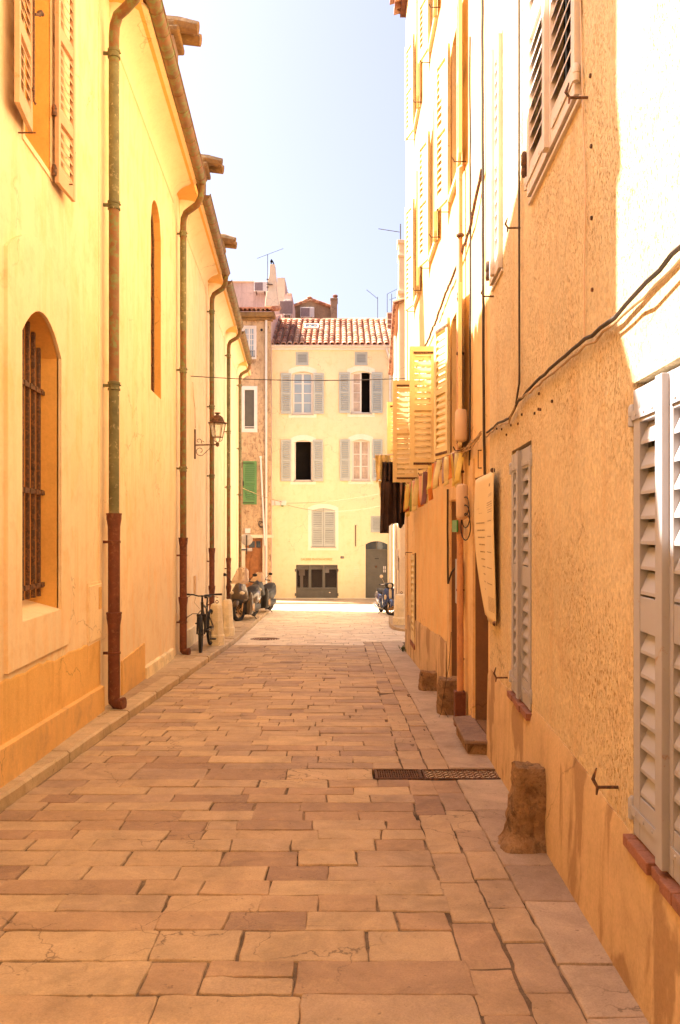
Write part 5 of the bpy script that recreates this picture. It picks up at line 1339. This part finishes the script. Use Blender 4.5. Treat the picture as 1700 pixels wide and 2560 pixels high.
for s in (-1,1):
    mb=MB(); mb.tube([(.378,s*.23,1.033),(.36,s*.352,1.035)],.019,8); make('grip',mb,M['black_plastic'],hb,smooth=50)
    mb=MB(); mb.tube([(.40,s*.20,1.03),(.45,s*.22,1.0),(.46,s*.30,.99)],.006,5); make('brake_lever',mb,M['iron'],hb)
mb=MB(); mb.tube([(.42,.10,1.01),(.47,.14,.94),(.46,.08,.82),(.44,.05,.68)],.0035,5); mb.tube([(.42,-.1,1.01),(.50,-.12,.90),(.42,-.04,.78)],.0035,5); make('brake_cable',mb,M['tan_cable'],o)
mb=MB(); ring_loft(mb,[(.0,.93,.96,.03),(-.1,.93,.975,.045),(-.22,.93,.99,.075),(-.27,.94,.98,.05)],10); make('saddle',mb,M['seat'],o,smooth=50)
mb=MB(); mb.tube([(-.16,0,.84),(-.19,0,.94)],.014,8); make('seat_post',mb,M['iron'],o,smooth=50)
mb=MB(); mb.lathe((0,-.075,.33),(0,1,0),[(.09,0),(.09,.008),(.03,.01),(.03,.14)],20); mb.tube([(0,.08,.33),(.10,.10,.20)],.010,6); mb.tube([(0,-.08,.33),(-.10,-.10,.46)],.010,6); cr=make('crank',mb,M['iron'],o,smooth=40)
for p in ((.10,.155,.20),(-.10,-.155,.46)):
    mb=MB(); mb.box(p[0]-.045,p[0]+.045,p[1]-.05,p[1]+.05,p[2]-.012,p[2]+.012); make('pedal',mb,M['black_plastic'],cr,bevel=.004)
mb=MB(); c=FL(13.8,.14,.115); 
mb.tube([Vector((-2.47,14.34,.22)),Vector((-2.52,14.2,.15)),Vector((-2.58,14.0,.17))]+[c+Vector((.07*math.cos(t),.07*math.sin(t),-.02*t)) for t in (4.2,5.5,0,1.3,2.6,3.6)],.007,6)
solo('cable_lock',mb,M['cable'],'thin black cable lock tying the bicycle to the drainpipe','lock')

# octagonal bollards
def bollard(loc,h,label,rot=0,k=1.0):
    o=thing('stone_bollard',label,'bollard',loc,group='tapered stone bollards')
    L=Vector(loc); mb=MB()
    mb.lathe(L+Vector((0,0,-.05)),(0,0,1),[(.175*k,0),(.172*k,.23),(.165*k,.245),(.148*k,.26),(.115*k,h-.02),(.10*k,h+.035),(.07*k,h+.055)],8,ref=(math.cos(rot),math.sin(rot),0)); make('pillar',mb,M['bollard'],o,bevel=.008)
    mb=MB(); mb.torus(L+Vector((.02,-.03,h+.04)),(.3,1,0),.028,.007,16,6); make('ring',mb,M['rust'],o,smooth=60); return o
bollard(place(-2.40,15.5),.80,'pale octagonal stone bollard beside the bicycle',.4); bollard(place(-2.47,17.5),.80,'pale octagonal stone bollard beside the bronze maxi scooter',.4)
bollard((1.58,20.85,G(20.85)+.10),.80,'pale octagonal stone bollard on the rounded kerb at the right corner',.4,1.25)

# rough guard stones on the right
def rock(name,label,base,sx,sy,sz,taper=.8,seed=1,foot=0,amp=.03):
    bm=bmesh.new(); bmesh.ops.create_cube(bm,size=1); bmesh.ops.subdivide_edges(bm,edges=bm.edges[:],cuts=15,use_grid_fill=True)
    mb=MB(); S=Vector((seed*7.3,0,0)); B=Vector(base)
    vs=[]
    for v in bm.verts:
        p=v.co.copy(); t=p.z+.5
        q=Vector((p.x,p.y,0)); L4=(abs(q.x)**6+abs(q.y)**6)**(1/6); 
        if L4>1e-4: 
            rr=min(1,.5/max(L4,1e-4)) if L4>.49 else 1; q*=rr
        k=1-(1-taper)*t
        if t>.93: k*=.93
        fx=1+foot*max(0,(.34-t)/.34)**1.5
        pos=Vector((q.x*sx*k*fx,q.y*sy*k*fx,t*sz-.04))
        n=noise.noise_vector(pos*9+S)*amp+noise.noise_vector(pos*28+S)*amp*.45+noise.noise_vector(pos*70+S)*amp*.18
        vs.append(B+pos+n)
    fs=[[v.index for v in f.verts] for f in bm.faces]; mb.add(vs,fs); bm.free()
    return solo(name,mb,M['rock'],label,'guard stone','rough guard stones along the right wall',smooth=38)
rock('guard_stone','tall broken guard stone with a spreading foot nearest the viewer',(1.09,4.60,G(4.6)),.24,.21,.50,.78,4,.75,.027)
rock('guard_stone','squat rounded guard stone before the second doorway with a wire loop on it',(1.20,8.75,G(8.75)),.27,.27,.42,.95,3,0,.022)
rock('guard_stone','small rounded guard stone farthest up the right wall',(1.17,10.45,G(10.45)),.27,.25,.28,.93,5,0,.02)
mb=MB(); p=Vector((1.13,8.58,G(8.6))); pts=[p+Vector((.07,.05,.9)),p+Vector((.04,0,.55)),p+Vector((.0,-.02,.36)),p+Vector((-.03,-.05,.2)),p+Vector((-.05,-.06,.06)),p+Vector((-.08,-.08,.005)),p+Vector((-.03,-.12,.003)),p+Vector((.02,-.10,.005)),p+Vector((-.02,-.06,.08))]
mb.tube(pts,.003,5); solo('loose_wire','' and None or mb,M['cable'],'thin loose wire looping down over the squat guard stone','wire') if False else solo('loose_wire',mb,M['cable'],'thin loose wire looping down over the squat guard stone','wire')

# drain grates
def grate(name,label,x0,x1,y0,y1,nx,ny,rot=0,mat='rust',bars=True):
    o=thing(name,label,'drain grate',((x0+x1)/2,(y0+y1)/2,G((y0+y1)/2)))
    z=lambda y:G(y)
    mb=MB()
    def bxx(a,b,c,d,h0=-.03,h1=.0): 
        mb.hexa([Vector((a,c,z(c)+h0)),Vector((b,c,z(c)+h0)),Vector((b,d,z(d)+h0)),Vector((a,d,z(d)+h0))],[Vector((a,c,z(c)+h1)),Vector((b,c,z(c)+h1)),Vector((b,d,z(d)+h1)),Vector((a,d,z(d)+h1))])
    f=.014
    bxx(x0,x1,y0,y0+f,h1=.003); bxx(x0,x1,y1-f,y1,h1=.003); bxx(x0,x0+f,y0+f,y1-f,h1=.003); bxx(x1-f,x1,y0+f,y1-f,h1=.003); make('frame',mb,M['rust'],o)
    mb=MB(); mb2=MB()
    if bars:
        for k in range(1,nx): 
            xx=x0+(x1-x0)*k/nx; bxx(xx-.0035,xx+.0035,y0+f,y1-f,-.03,-.002)
        for k in range(1,ny): 
            yy=y0+(y1-y0)*k/ny; bxx(x0+f,x1-f,yy-.004,yy+.004,-.03,-.004)
    else:
        mb,mb2=mb2,mb; mb2.v=[]; 
        q=[(x0+f,y0+f),(x1-f,y0+f),(x1-f,y1-f),(x0+f,y1-f)]; mb.hexa([Vector((a,b,z(b)-.03)) for a,b in q],[Vector((a,b,z(b)-.008)) for a,b in q]); make('plate',mb,M['bollard'],o); mb=MB()
        for i in range(nx):
            for j in range(ny):
                cx=x0+(x1-x0)*(i+.5)/nx+((j%2)-.5)*.012; cy=y0+(y1-y0)*(j+.5)/ny; c=Vector((cx,cy,z(cy)-.008)); d=.8 if (i//2+j)%2 else -.8
                mb.tube([c+Vector((-.014,-.009*d,.0)),c+Vector((.014,.009*d,.0))],.0055,4)
    make('grid',mb,M[mat],o); return o
grate('drain_grate','rusty rectangular drain grate set in the paving near the right wall',.27,.63,6.05,6.33,20,5)
grate('chequer_plate','worn chequered metal cover between the drain grate and the right wall',.645,1.245,6.05,6.33,20,9,mat='rust',bars=False)
grate('small_drain','small narrow drain cover in the pale slabs behind the squat guard stone',.84,1.08,9.9,10.05,8,2,mat='iron_red')
mb=MB(); c=Vector((-1.67,17.8,G(17.8))); sl=Vector((0,1,-.044)).normalized(); nn=Vector((0,.044,1)).normalized()
o=thing('manhole_cover','round dark manhole cover in the middle distance of the street','manhole cover',(c.x,c.y,c.z)); mb.lathe(c-nn*.02,nn,[(.33,0),(.33,.026),(.30,.026),(.30,.022)],32); make('cover',mb,M['rust'],o)
mb=MB()
for i in range(-5,6):
    for j in range(-5,6):
        if i*i+j*j<27: q=c+Vector((i*.052,0,0))+sl*(j*.052)+nn*.002; mb.lathe(q,nn,[(.018,0),(.018,.008)],6)
make('studs',mb,M['iron_red'],o)

# wall lantern
LX=FL(16.2,3.3,.0); o=thing('wall_lantern','old iron wall lantern on a scrolled bracket on the yellow building','street lamp',tuple(FL(16.2,3.05,.02)))
mb=MB(); FL.box(mb,16.175,16.225,3.08,3.68,0,.03); make('back_plate',mb,M['rust'],o,bevel=.006)
mb=MB(); mb.tube([FL(16.2,3.36,.02),FL(16.2,3.37,.47)],.014,8)
def sc(c0,r0,turn,st,n=26,sg=1): return [FL(16.2,c0[1]+math.sin(st+sg*turn*t/n)*r0*(1-.75*t/n),c0[0]+math.cos(st+sg*turn*t/n)*r0*(1-.75*t/n)) for t in range(n+1)]
mb.tube([FL(16.2,3.34,.36),FL(16.2,3.22,.24),FL(16.2,3.15,.16)]+sc((.12,3.24),.10,6.5,-1.2,sg=-1),.007,5)
mb.tube(sc((.09,3.44),.06,6,-.6,18),.006,5); mb.tube(sc((.16,3.41),.04,5,0,14),.006,5); make('bracket',mb,M['rust'],o,smooth=50)
lc=FL(16.2,0,.47); 
mb=MB(); mb.lathe(lc,(0,0,1),[(.02,3.33),(.035,3.35),(.035,3.40),(.018,3.42)],12); make('socket',mb,M['rust'],o,smooth=40)
mb=MB(); n6=6
def hexp(r,z,k): t=math.radians(60*k+15); return lc+Vector((r*math.cos(t),r*math.sin(t),z))
for k in range(6):
    mb.tube([hexp(.105,3.52,k),hexp(.165,3.80,k)],.0075,4); mb.tube([hexp(.03,3.42,k),hexp(.09,3.46,k),hexp(.105,3.52,k)],.006,4)
    mb.tube([hexp(.105,3.52,k),hexp(.105,3.52,k+1)],.008,4); mb.tube([hexp(.175,3.80,k),hexp(.175,3.80,k+1)],.011,4)
make('cage',mb,M['rust'],o)
mb=MB(); mb.rings([[hexp(.10,3.52,k) for k in range(6)],[hexp(.16,3.80,k) for k in range(6)]],cap=False); make('glass',mb,M['lamp_glass'],o)
mb=MB(); mb.lathe(lc,(0,0,1),[(.19,3.80),(.185,3.815),(.135,3.83),(.13,3.86),(.125,3.88),(.11,3.92),(.07,3.955),(.035,3.965),(.03,3.985),(.065,4.01),(.06,4.015)],18); make('hood',mb,M['rust'],o,smooth=50)

# cables
def cable(label,pts,r,mat,name='cable',cat='cable',group=None):
    mb=MB(); mb.tube(pts,r,6); return solo(name,mb,M[mat],label,cat,group)
def sag(p,q,s,n=14): 
    p=Vector(p); q=Vector(q); return [p.lerp(q,i/n)-Vector((0,0,s*4*(i/n)*(1-i/n))) for i in range(n+1)]
cable('thin cable rising from the lantern up the yellow wall',[FL(16.2,3.7,.02),FL(16.15,4.1,.02),FL(15.9,4.3,.02),FL(15.75,4.55,.03)],.006,'tan_cable')
cable('wire stretched across the street above the lantern',sag(FL(15.5,4.62,.02),FO(15.2,4.52,0),.06),.008,'cable')
cable('dark wire crossing low from the drainpipes to the far house',sag(FL(28,3.2,.05),FF(X(705),Z(1255),.1),.05),.010,'tan_cable')
for k,(pz,lab) in enumerate(((1258,'upper thin wire crossing before the closed far shutters'),(1262,'lower slack wire crossing before the closed far shutters'))):
    cable(lab,sag(FF(X(716),Z(pz),.08),FC(31,Z(1240+k*25),.02),.12+.2*k),.009,'tan_cable')
rc=random.Random(3)
def run(F,pts,amp=.012,d=.02,seg=.12):
    out=[]
    for (a,z),(b,w) in zip(pts,pts[1:]):
        n=max(1,int(abs(b-a)/seg+abs(w-z)/seg))
        for k in range(n): t=k/n; out.append(F(a+(b-a)*t,z+(w-z)*t+rc.uniform(-amp,amp),d+rc.uniform(0,amp)))
    out.append(F(pts[-1][0],pts[-1][1],d)); return out
cable('thick dark cable running along the ochre wall at head height',run(FR,[(1.2,2.50),(2.6,2.50),(3.2,2.46),(3.9,2.49),(4.9,2.49),(5.35,2.47),(5.7,2.41),(6.2,2.44),(6.84,2.45)],.006,.025),.009,'cable')
cable('tan cable twisted along the dark one on the ochre wall',run(FR,[(1.2,2.44),(2.6,2.45),(3.2,2.43),(3.9,2.45),(4.9,2.46),(5.3,2.48),(5.7,2.38),(6.2,2.42),(6.84,2.41)],.010,.03),.006,'tan_cable')
cable('black wire dropping straight down the ochre wall to the twisted cables',[FR(5.36,9.5,.02),FR(5.36,4.0,.02),FR(5.35,2.6,.02),FR(5.42,2.47,.03)],.007,'cable')
cable('pale thin wire down the wall right of the upper shutters',run(FR,[(3.80,9.0),(3.82,4.2),(3.72,3.2),(3.75,2.5)],.006,.008,.3),.004,'rubber_tan')
cable('black cable down the joint between ochre and orange houses',run(FO,[(7.05,10.5),(7.08,6),(7.04,4),(7.0,2.5),(6.98,2.1)],.006,.02,.2),.013,'cable')
cable('rusty cable bundle between the upper floors of the orange house',run(FO,[(7.07,4.8),(7.6,4.52),(8.3,4.44),(9.4,4.40),(10.5,4.32),(11.5,4.30),(13.0,4.26)],.012,.03),.015,'rust')
cable('second black cable down the orange house beside the drainpipe',run(FO,[(7.75,6.4),(7.72,4.4),(7.74,2.5),(7.8,2.25)],.006,.02,.2),.010,'cable')
mb=MB()
for k in range(5): mb.tube(run(FO,[(6.95,2.46),(7.5,2.40+rc.uniform(-.05,.05)),(8.0,2.40+rc.uniform(-.06,.04)),(8.7,2.40+rc.uniform(-.04,.04)),(10.5,2.38+rc.uniform(-.03,.03)),(13.5,2.34+rc.uniform(-.03,.03))],.02,.05,.15),.007,5)
solo('cable_bundle',mb,M['tan_cable'],'tangled tan cable bundle under the open yellow shutters','cable')
mb=MB()
for k in range(3):
    c=FO(7.72,2.05-.1*k,.07); mb.torus(c+Vector((0,0,-.2)),(1,.2,0),.09+.02*k,.006,16,5,1)
solo('cable_coil',mb,M['cable'],'black cable coil hanging under the lower white insulator box','cable')
cable('black cable dropping along the near orange door post',run(FO,[(9.25,2.1),(9.26,1.4),(9.24,1.0)],.006,.03,.2),.012,'cable')
cable('two dark wires slanting into the far orange doorway',[FO(9.22,1.02,.03),FO(8.95,1.15,.03),FO(8.55,1.25,.02)],.010,'cable')
mb=MB(); rr=random.Random(8)
# small capped junction cylinders
for (a,z0,z1_,lab) in ((7.86,2.50,2.80,'white cylindrical cable box beside the upper orange drainpipe, higher of two'),(7.80,1.74,2.06,'white cylindrical cable box beside the drainpipe, lower of two')):
    mb=MB(); mb.lathe(FO(a,0,.09),(0,0,1),[(.02,z0-.02),(.055,z0),(.06,z0+.02),(.06,z1_-.03),(.05,z1_),(.01,z1_+.01)],14); solo('cable_box',mb,M['rubber_tan'],lab,'cable box','white cylindrical cable boxes',smooth=50)
mb=MB(); FO.box(mb,8.0,8.32,1.60,1.72,.10,.115); solo('small_sign',mb,M['greenplate'],'small green enamel plate by the orange doorways','plate')
mb=MB(); FO.box(mb,8.22,8.34,.86,1.32,.02,.08); solo('letter_box',mb,M['mauve_shutter'],'narrow grey letter box between the two orange doorways','letter box',bevel=.006)
# shutter handles & bits on the wall
mb=MB(); 
for a,z in ((7.25,2.34),): mb.tube([FO(a,z,0),FO(a,z,.03),FO(a,z-.16,.03),FO(a,z-.16,0)],.006,6)
solo('wall_staple',mb,M['rust'],'small iron staple on the wall above the paper banner','staple')

# paper banner with faint writing
def ban(u,v,off=0):
    a=7.27-(7.27-6.27)*u; z=2.10-(2.10-.86)*v
    a=a-.40*(v**2.6)*(1-u)
    z=z-.03*(1-u)*(1-v)+.03*(1-u)*v
    d=.045+.012*math.sin(v*3.0+.4)*(1-u)+.010*math.sin(u*7+v*4)+off
    w_=a if a>BJ else a
    return Vector((XR(min(a,6.89))-d,a,z))
o=thing('paper_banner','cream printed vinyl banner pinned beside the doorway, its lower left corner folded in','banner',(1.26,6.6,.86))
mb=MB(); mb.grid(lambda u,v:ban(u,v),16,24); make('sheet',mb,M['paper'],o,smooth=80,solid=.003)
mb=MB()
def ink(u0,u1,v0,v1):
    n=4
    for k in range(n):
        a=u0+(u1-u0)*k/n; b=u0+(u1-u0)*(k+1)/n; mb.poly([ban(a,v0,.004),ban(b,v0,.004),ban(b,v1,.004),ban(a,v1,.004)])
ri=random.Random(4)
def line_(u0,u1,v,h=.008):
    u=u0
    while u<u1: 
        L=ri.uniform(.015,.035); ink(u,min(u+L,u1),v,v+h); u+=L+ri.uniform(.006,.012)
ink(.66,.74,.075,.095); ink(.62,.90,.16,.162) 
for v in (.20,.215): line_(.55,.92,v,.006)
ink(.52,.93,.232,.2345)
for v in (.25,.265): line_(.6,.92,v,.005)
for k in range(10):
    v=.33+k*.052; line_(.12+.02*k,.42,v,.009); 
    if k%2==0: line_(.62,.9,v-.006,.007)
for k in range(12): line_(.66,.95,.83+k*.008,.003)
ink(.22,.222,.17,.26); ink(.15,.25,.228,.230); ink(.22,.34,.262,.264)
# coarse lettering strokes of the heading
for k,ch in enumerate('lllllll'): ink(.66+k*.035,.672+k*.035,.145,.157)
make('print',mb,M['ink'],o)
mb=MB()
for (u,v) in ((.97,.01),(.97,.985)): mb.lathe(ban(u,v,.01),(-1,0,0),[(.016,-.02),(.02,0),(.012,.012)],10)
make('fixing',mb,M['rust'],o)

# coloured paper strips hung along the cables
o=thing('bunting','string of faded coloured paper strips hanging under the yellow shutters','bunting',(1.1,11,1.5))
strip_cols={'yellow':(.80,.62,.18),'pale yellow':(.82,.70,.36),'orange':(.78,.30,.08),'pink':(.74,.42,.30),'plum':(.26,.14,.17),'green':(.24,.28,.08),'red':(.55,.10,.04),'grey mauve':(.50,.36,.34)}
SM={k:paint(k.replace(' ','_')+'_paper_strip',v,.85,0,.12,scale=9) for k,v in strip_cols.items()}
order=['yellow','pale yellow','plum','yellow','orange','pale yellow','grey mauve','pale yellow','pink','orange','yellow','orange','yellow','plum','pale yellow','pink','yellow','pale yellow','orange','pink','pale yellow','green','pink','plum','green','yellow','red','plum','orange','yellow','green','plum','orange','yellow']
rb_=random.Random(12); nst=len(order); line=[]
for k in range(nst):
    t=k/(nst-1); a=7.95+(14.6-7.95)*(t**1.25)*.98; d=.07+.14*math.sin(t*math.pi)+rb_.uniform(-.02,.03); z=2.39-.07*t+.03*math.sin(t*9)
    line.append((a,z,d))
mb=MB(); mb.tube([FO(a,z+.01,d) for a,z,d in line],.007,5); make('cord',mb,M['tan_cable'],o)
for k,(a,z,d) in enumerate(line):
    L=rb_.uniform(.22,.36)*(1.0+.35*k/nst); w=rb_.uniform(.055,.085); tw=rb_.uniform(-.5,.5); tilt=rb_.uniform(-.16,.10); c=FO(a,z,d); ph=rb_.uniform(0,6)
    def st(u,v,c=c,L=L,w=w,tw=tw,tilt=tilt,ph=ph):
        an=tw+.3*v; x=(u-.5)*w; return c+Vector((-x*math.cos(an)+tilt*L*v+.008*math.sin(v*5+ph),x*math.sin(an)*.9+.02*math.sin(v*5+ph),-L*v-.03*(u-.5)*v))
    mb=MB(); mb.grid(st,3,8); s=make('strip',mb,SM[order[k]],o,smooth=80,solid=.002); s['label']='%s strip'%order[k]

# washing on a line off the orange house
def cloth(name,label,mat,fn,nu=26,nv=22,solid=.006,cat='laundry'):
    mb=MB(); mb.grid(fn,nu,nv); return solo(name,mb,M[mat],label,cat,'washing hanging from the orange house',smooth=80,solid=solid)
mb=MB(); mb.tube([FO(14.3,2.90,0),Vector((.58,13.9,2.87))],.010,6); mb.tube([FO(13.1,2.88,0),Vector((.58,13.2,2.87))],.010,6)
for t in (0,.33,.66,1.0): mb.tube([Vector((.60+.6*t,13.9+.25*t,2.875)),Vector((.60+.6*t,13.2-.05*t,2.875))],.0035,5)
solo('drying_rack',mb,M['white'],'thin white wire drying rack sticking out from the orange house','drying rack')
def tr(x0,x1,z0,z1,y,fold,amp,ph=0,flare=0,curl=0,rag=.03):
    def f(u,v):
        w=(x1-x0)*(1+flare*v); xc=(x0+x1)/2+curl*v
        n=noise.noise(Vector((u*3+ph,v*3,y)))
        return Vector((xc+(u-.5)*w+.03*n*v,y+amp*math.sin(u*fold+ph+1.2*v)*(0.4+.6*v)+.05*n,z0+(z1-z0)*v+(rag*math.sin(u*fold*.5+ph)+.06*n)*v))
    return f
cloth('yellow_shorts','crumpled pale yellow garment pegged at the outer end of the rack','cloth_yellow',tr(.58,.82,2.87,2.42,13.2,17,.06,0,.12,.04,.05))
cloth('yellow_cloth','small yellow cloth hanging below the pale yellow garment','cloth_yellow',tr(.64,.72,2.45,2.12,13.32,12,.03,1,-.2,.03))
def trouser(u,v):
    leg=1 if u>.5 else 0; uu=(u*2)%1 if u<1 else 1
    if v<.3: x=.81+(u-.5)*.24; 
    else: x=(.745 if leg==0 else .885)+(uu-.5)*.14-(.02 if leg==0 else -.03)*v
    return Vector((x,13.0+.045*math.sin(u*22+v*2)+.015*math.sin(v*11),2.74-1.16*v*(1 if leg==0 else .86)))
cloth('dark_trousers','dark brown trousers hanging behind the yellow garment','cloth_dark',trouser,40,26,.012)
cloth('pink_towel','pink checked cloth hanging right of the dark trousers','cloth_pink',tr(.88,1.03,2.42,1.86,13.2,12,.035,2,-.35,.0,.06))
cloth('black_shirt','black shirt hanging behind the pink cloth','cloth_black',tr(.88,1.10,2.70,1.72,13.62,14,.045,.5,-.1,.02,.05))
# iron rod with ring on the cream wall, cone like pots
mb=MB(); mb.tube([FC(21.7,.9,.03),FC(21.7,-.25,.03)],.010,6); mb.torus(FC(21.7,-.32,.04),(0,1,0),.045,.009,16,6)
solo('hook_rod','' and mb or mb,M['rust'],'iron rod ending in a ring on the cream wall above the right bollard','hook')
mb=MB(); mb.tube([FC(21.62,.95,.06),FC(21.8,.75,.03)],.006,5); solo('bent_wire',mb,M['rust'],'short bent wire at the top of the iron rod','wire')
# weeds at the foot of the orange wall
rw=random.Random(2); mb=MB()
for k in range(46):
    a=rw.uniform(15.0,15.5); p=FO(a,G(a),rw.uniform(-.02,.10)); L=rw.uniform(.05,.16); an=rw.uniform(0,6.28); tl=rw.uniform(.2,.9)
    dd=Vector((math.cos(an)*tl,math.sin(an)*tl,1)).normalized(); s_=Vector((-math.sin(an),math.cos(an),0))*.014; q=p+dd*L
    mb.add([p,p+dd*L*.5+s_,q,p+dd*L*.5-s_],[(0,1,2,3)])
solo('weed_tuft',mb,M['green_shutter'] if False else paint('dusty_green_leaf',(.10,.12,.035),.7),'small green weed tuft at the far foot of the orange wall','weed')
# ---------------------------------------------------------------- light, sky, camera
Ld=Vector((1,-.27,-1.22)).normalized()
sun=bpy.data.lights.new('sun','SUN'); sun.energy=SUN; sun.angle=R(.53); sun.color=(1.0,.93,.82)
so=bpy.data.objects.new('sun',sun); COL.objects.link(so); so.rotation_euler=Ld.to_track_quat('-Z','Y').to_euler(); so.location=(-10,10,20)
elev=math.asin(-Ld.z); S=-Ld
w=bpy.data.worlds.new('World'); scene.world=w; w.use_nodes=True; nt=w.node_tree
bg=nt.nodes['Background']; sky=nt.nodes.new('ShaderNodeTexSky'); sky.sky_type='NISHITA'; sky.sun_disc=False
sky.sun_elevation=elev; sky.sun_rotation=math.atan2(S.x,S.y); sky.air_density=1.0; sky.dust_density=5.0; sky.ozone_density=5.0
bg.inputs[1].default_value=SKY; hs=nt.nodes.new('ShaderNodeHueSaturation'); hs.inputs['Saturation'].default_value=.62; hs.inputs['Hue'].default_value=.52
nt.links.new(sky.outputs[0],hs.inputs['Color']); nt.links.new(hs.outputs[0],bg.inputs[0])
cam=bpy.data.cameras.new('camera'); co=bpy.data.objects.new('camera',cam); COL.objects.link(co); scene.camera=co
cam.sensor_fit='VERTICAL'; cam.sensor_height=36; cam.lens=2000/2560*36; cam.shift_y=50/2560
co.location=(0,0,EYE); co.rotation_euler=(math.pi/2,0,0); cam.clip_end=500; cam.clip_start=.05
vs=scene.view_settings; vs.view_transform='Standard'; vs.look='None'; vs.exposure=EXPO; vs.gamma=1
cy=scene.cycles; cy.max_bounces=10; cy.diffuse_bounces=4; cy.glossy_bounces=3; cy.transparent_max_bounces=8
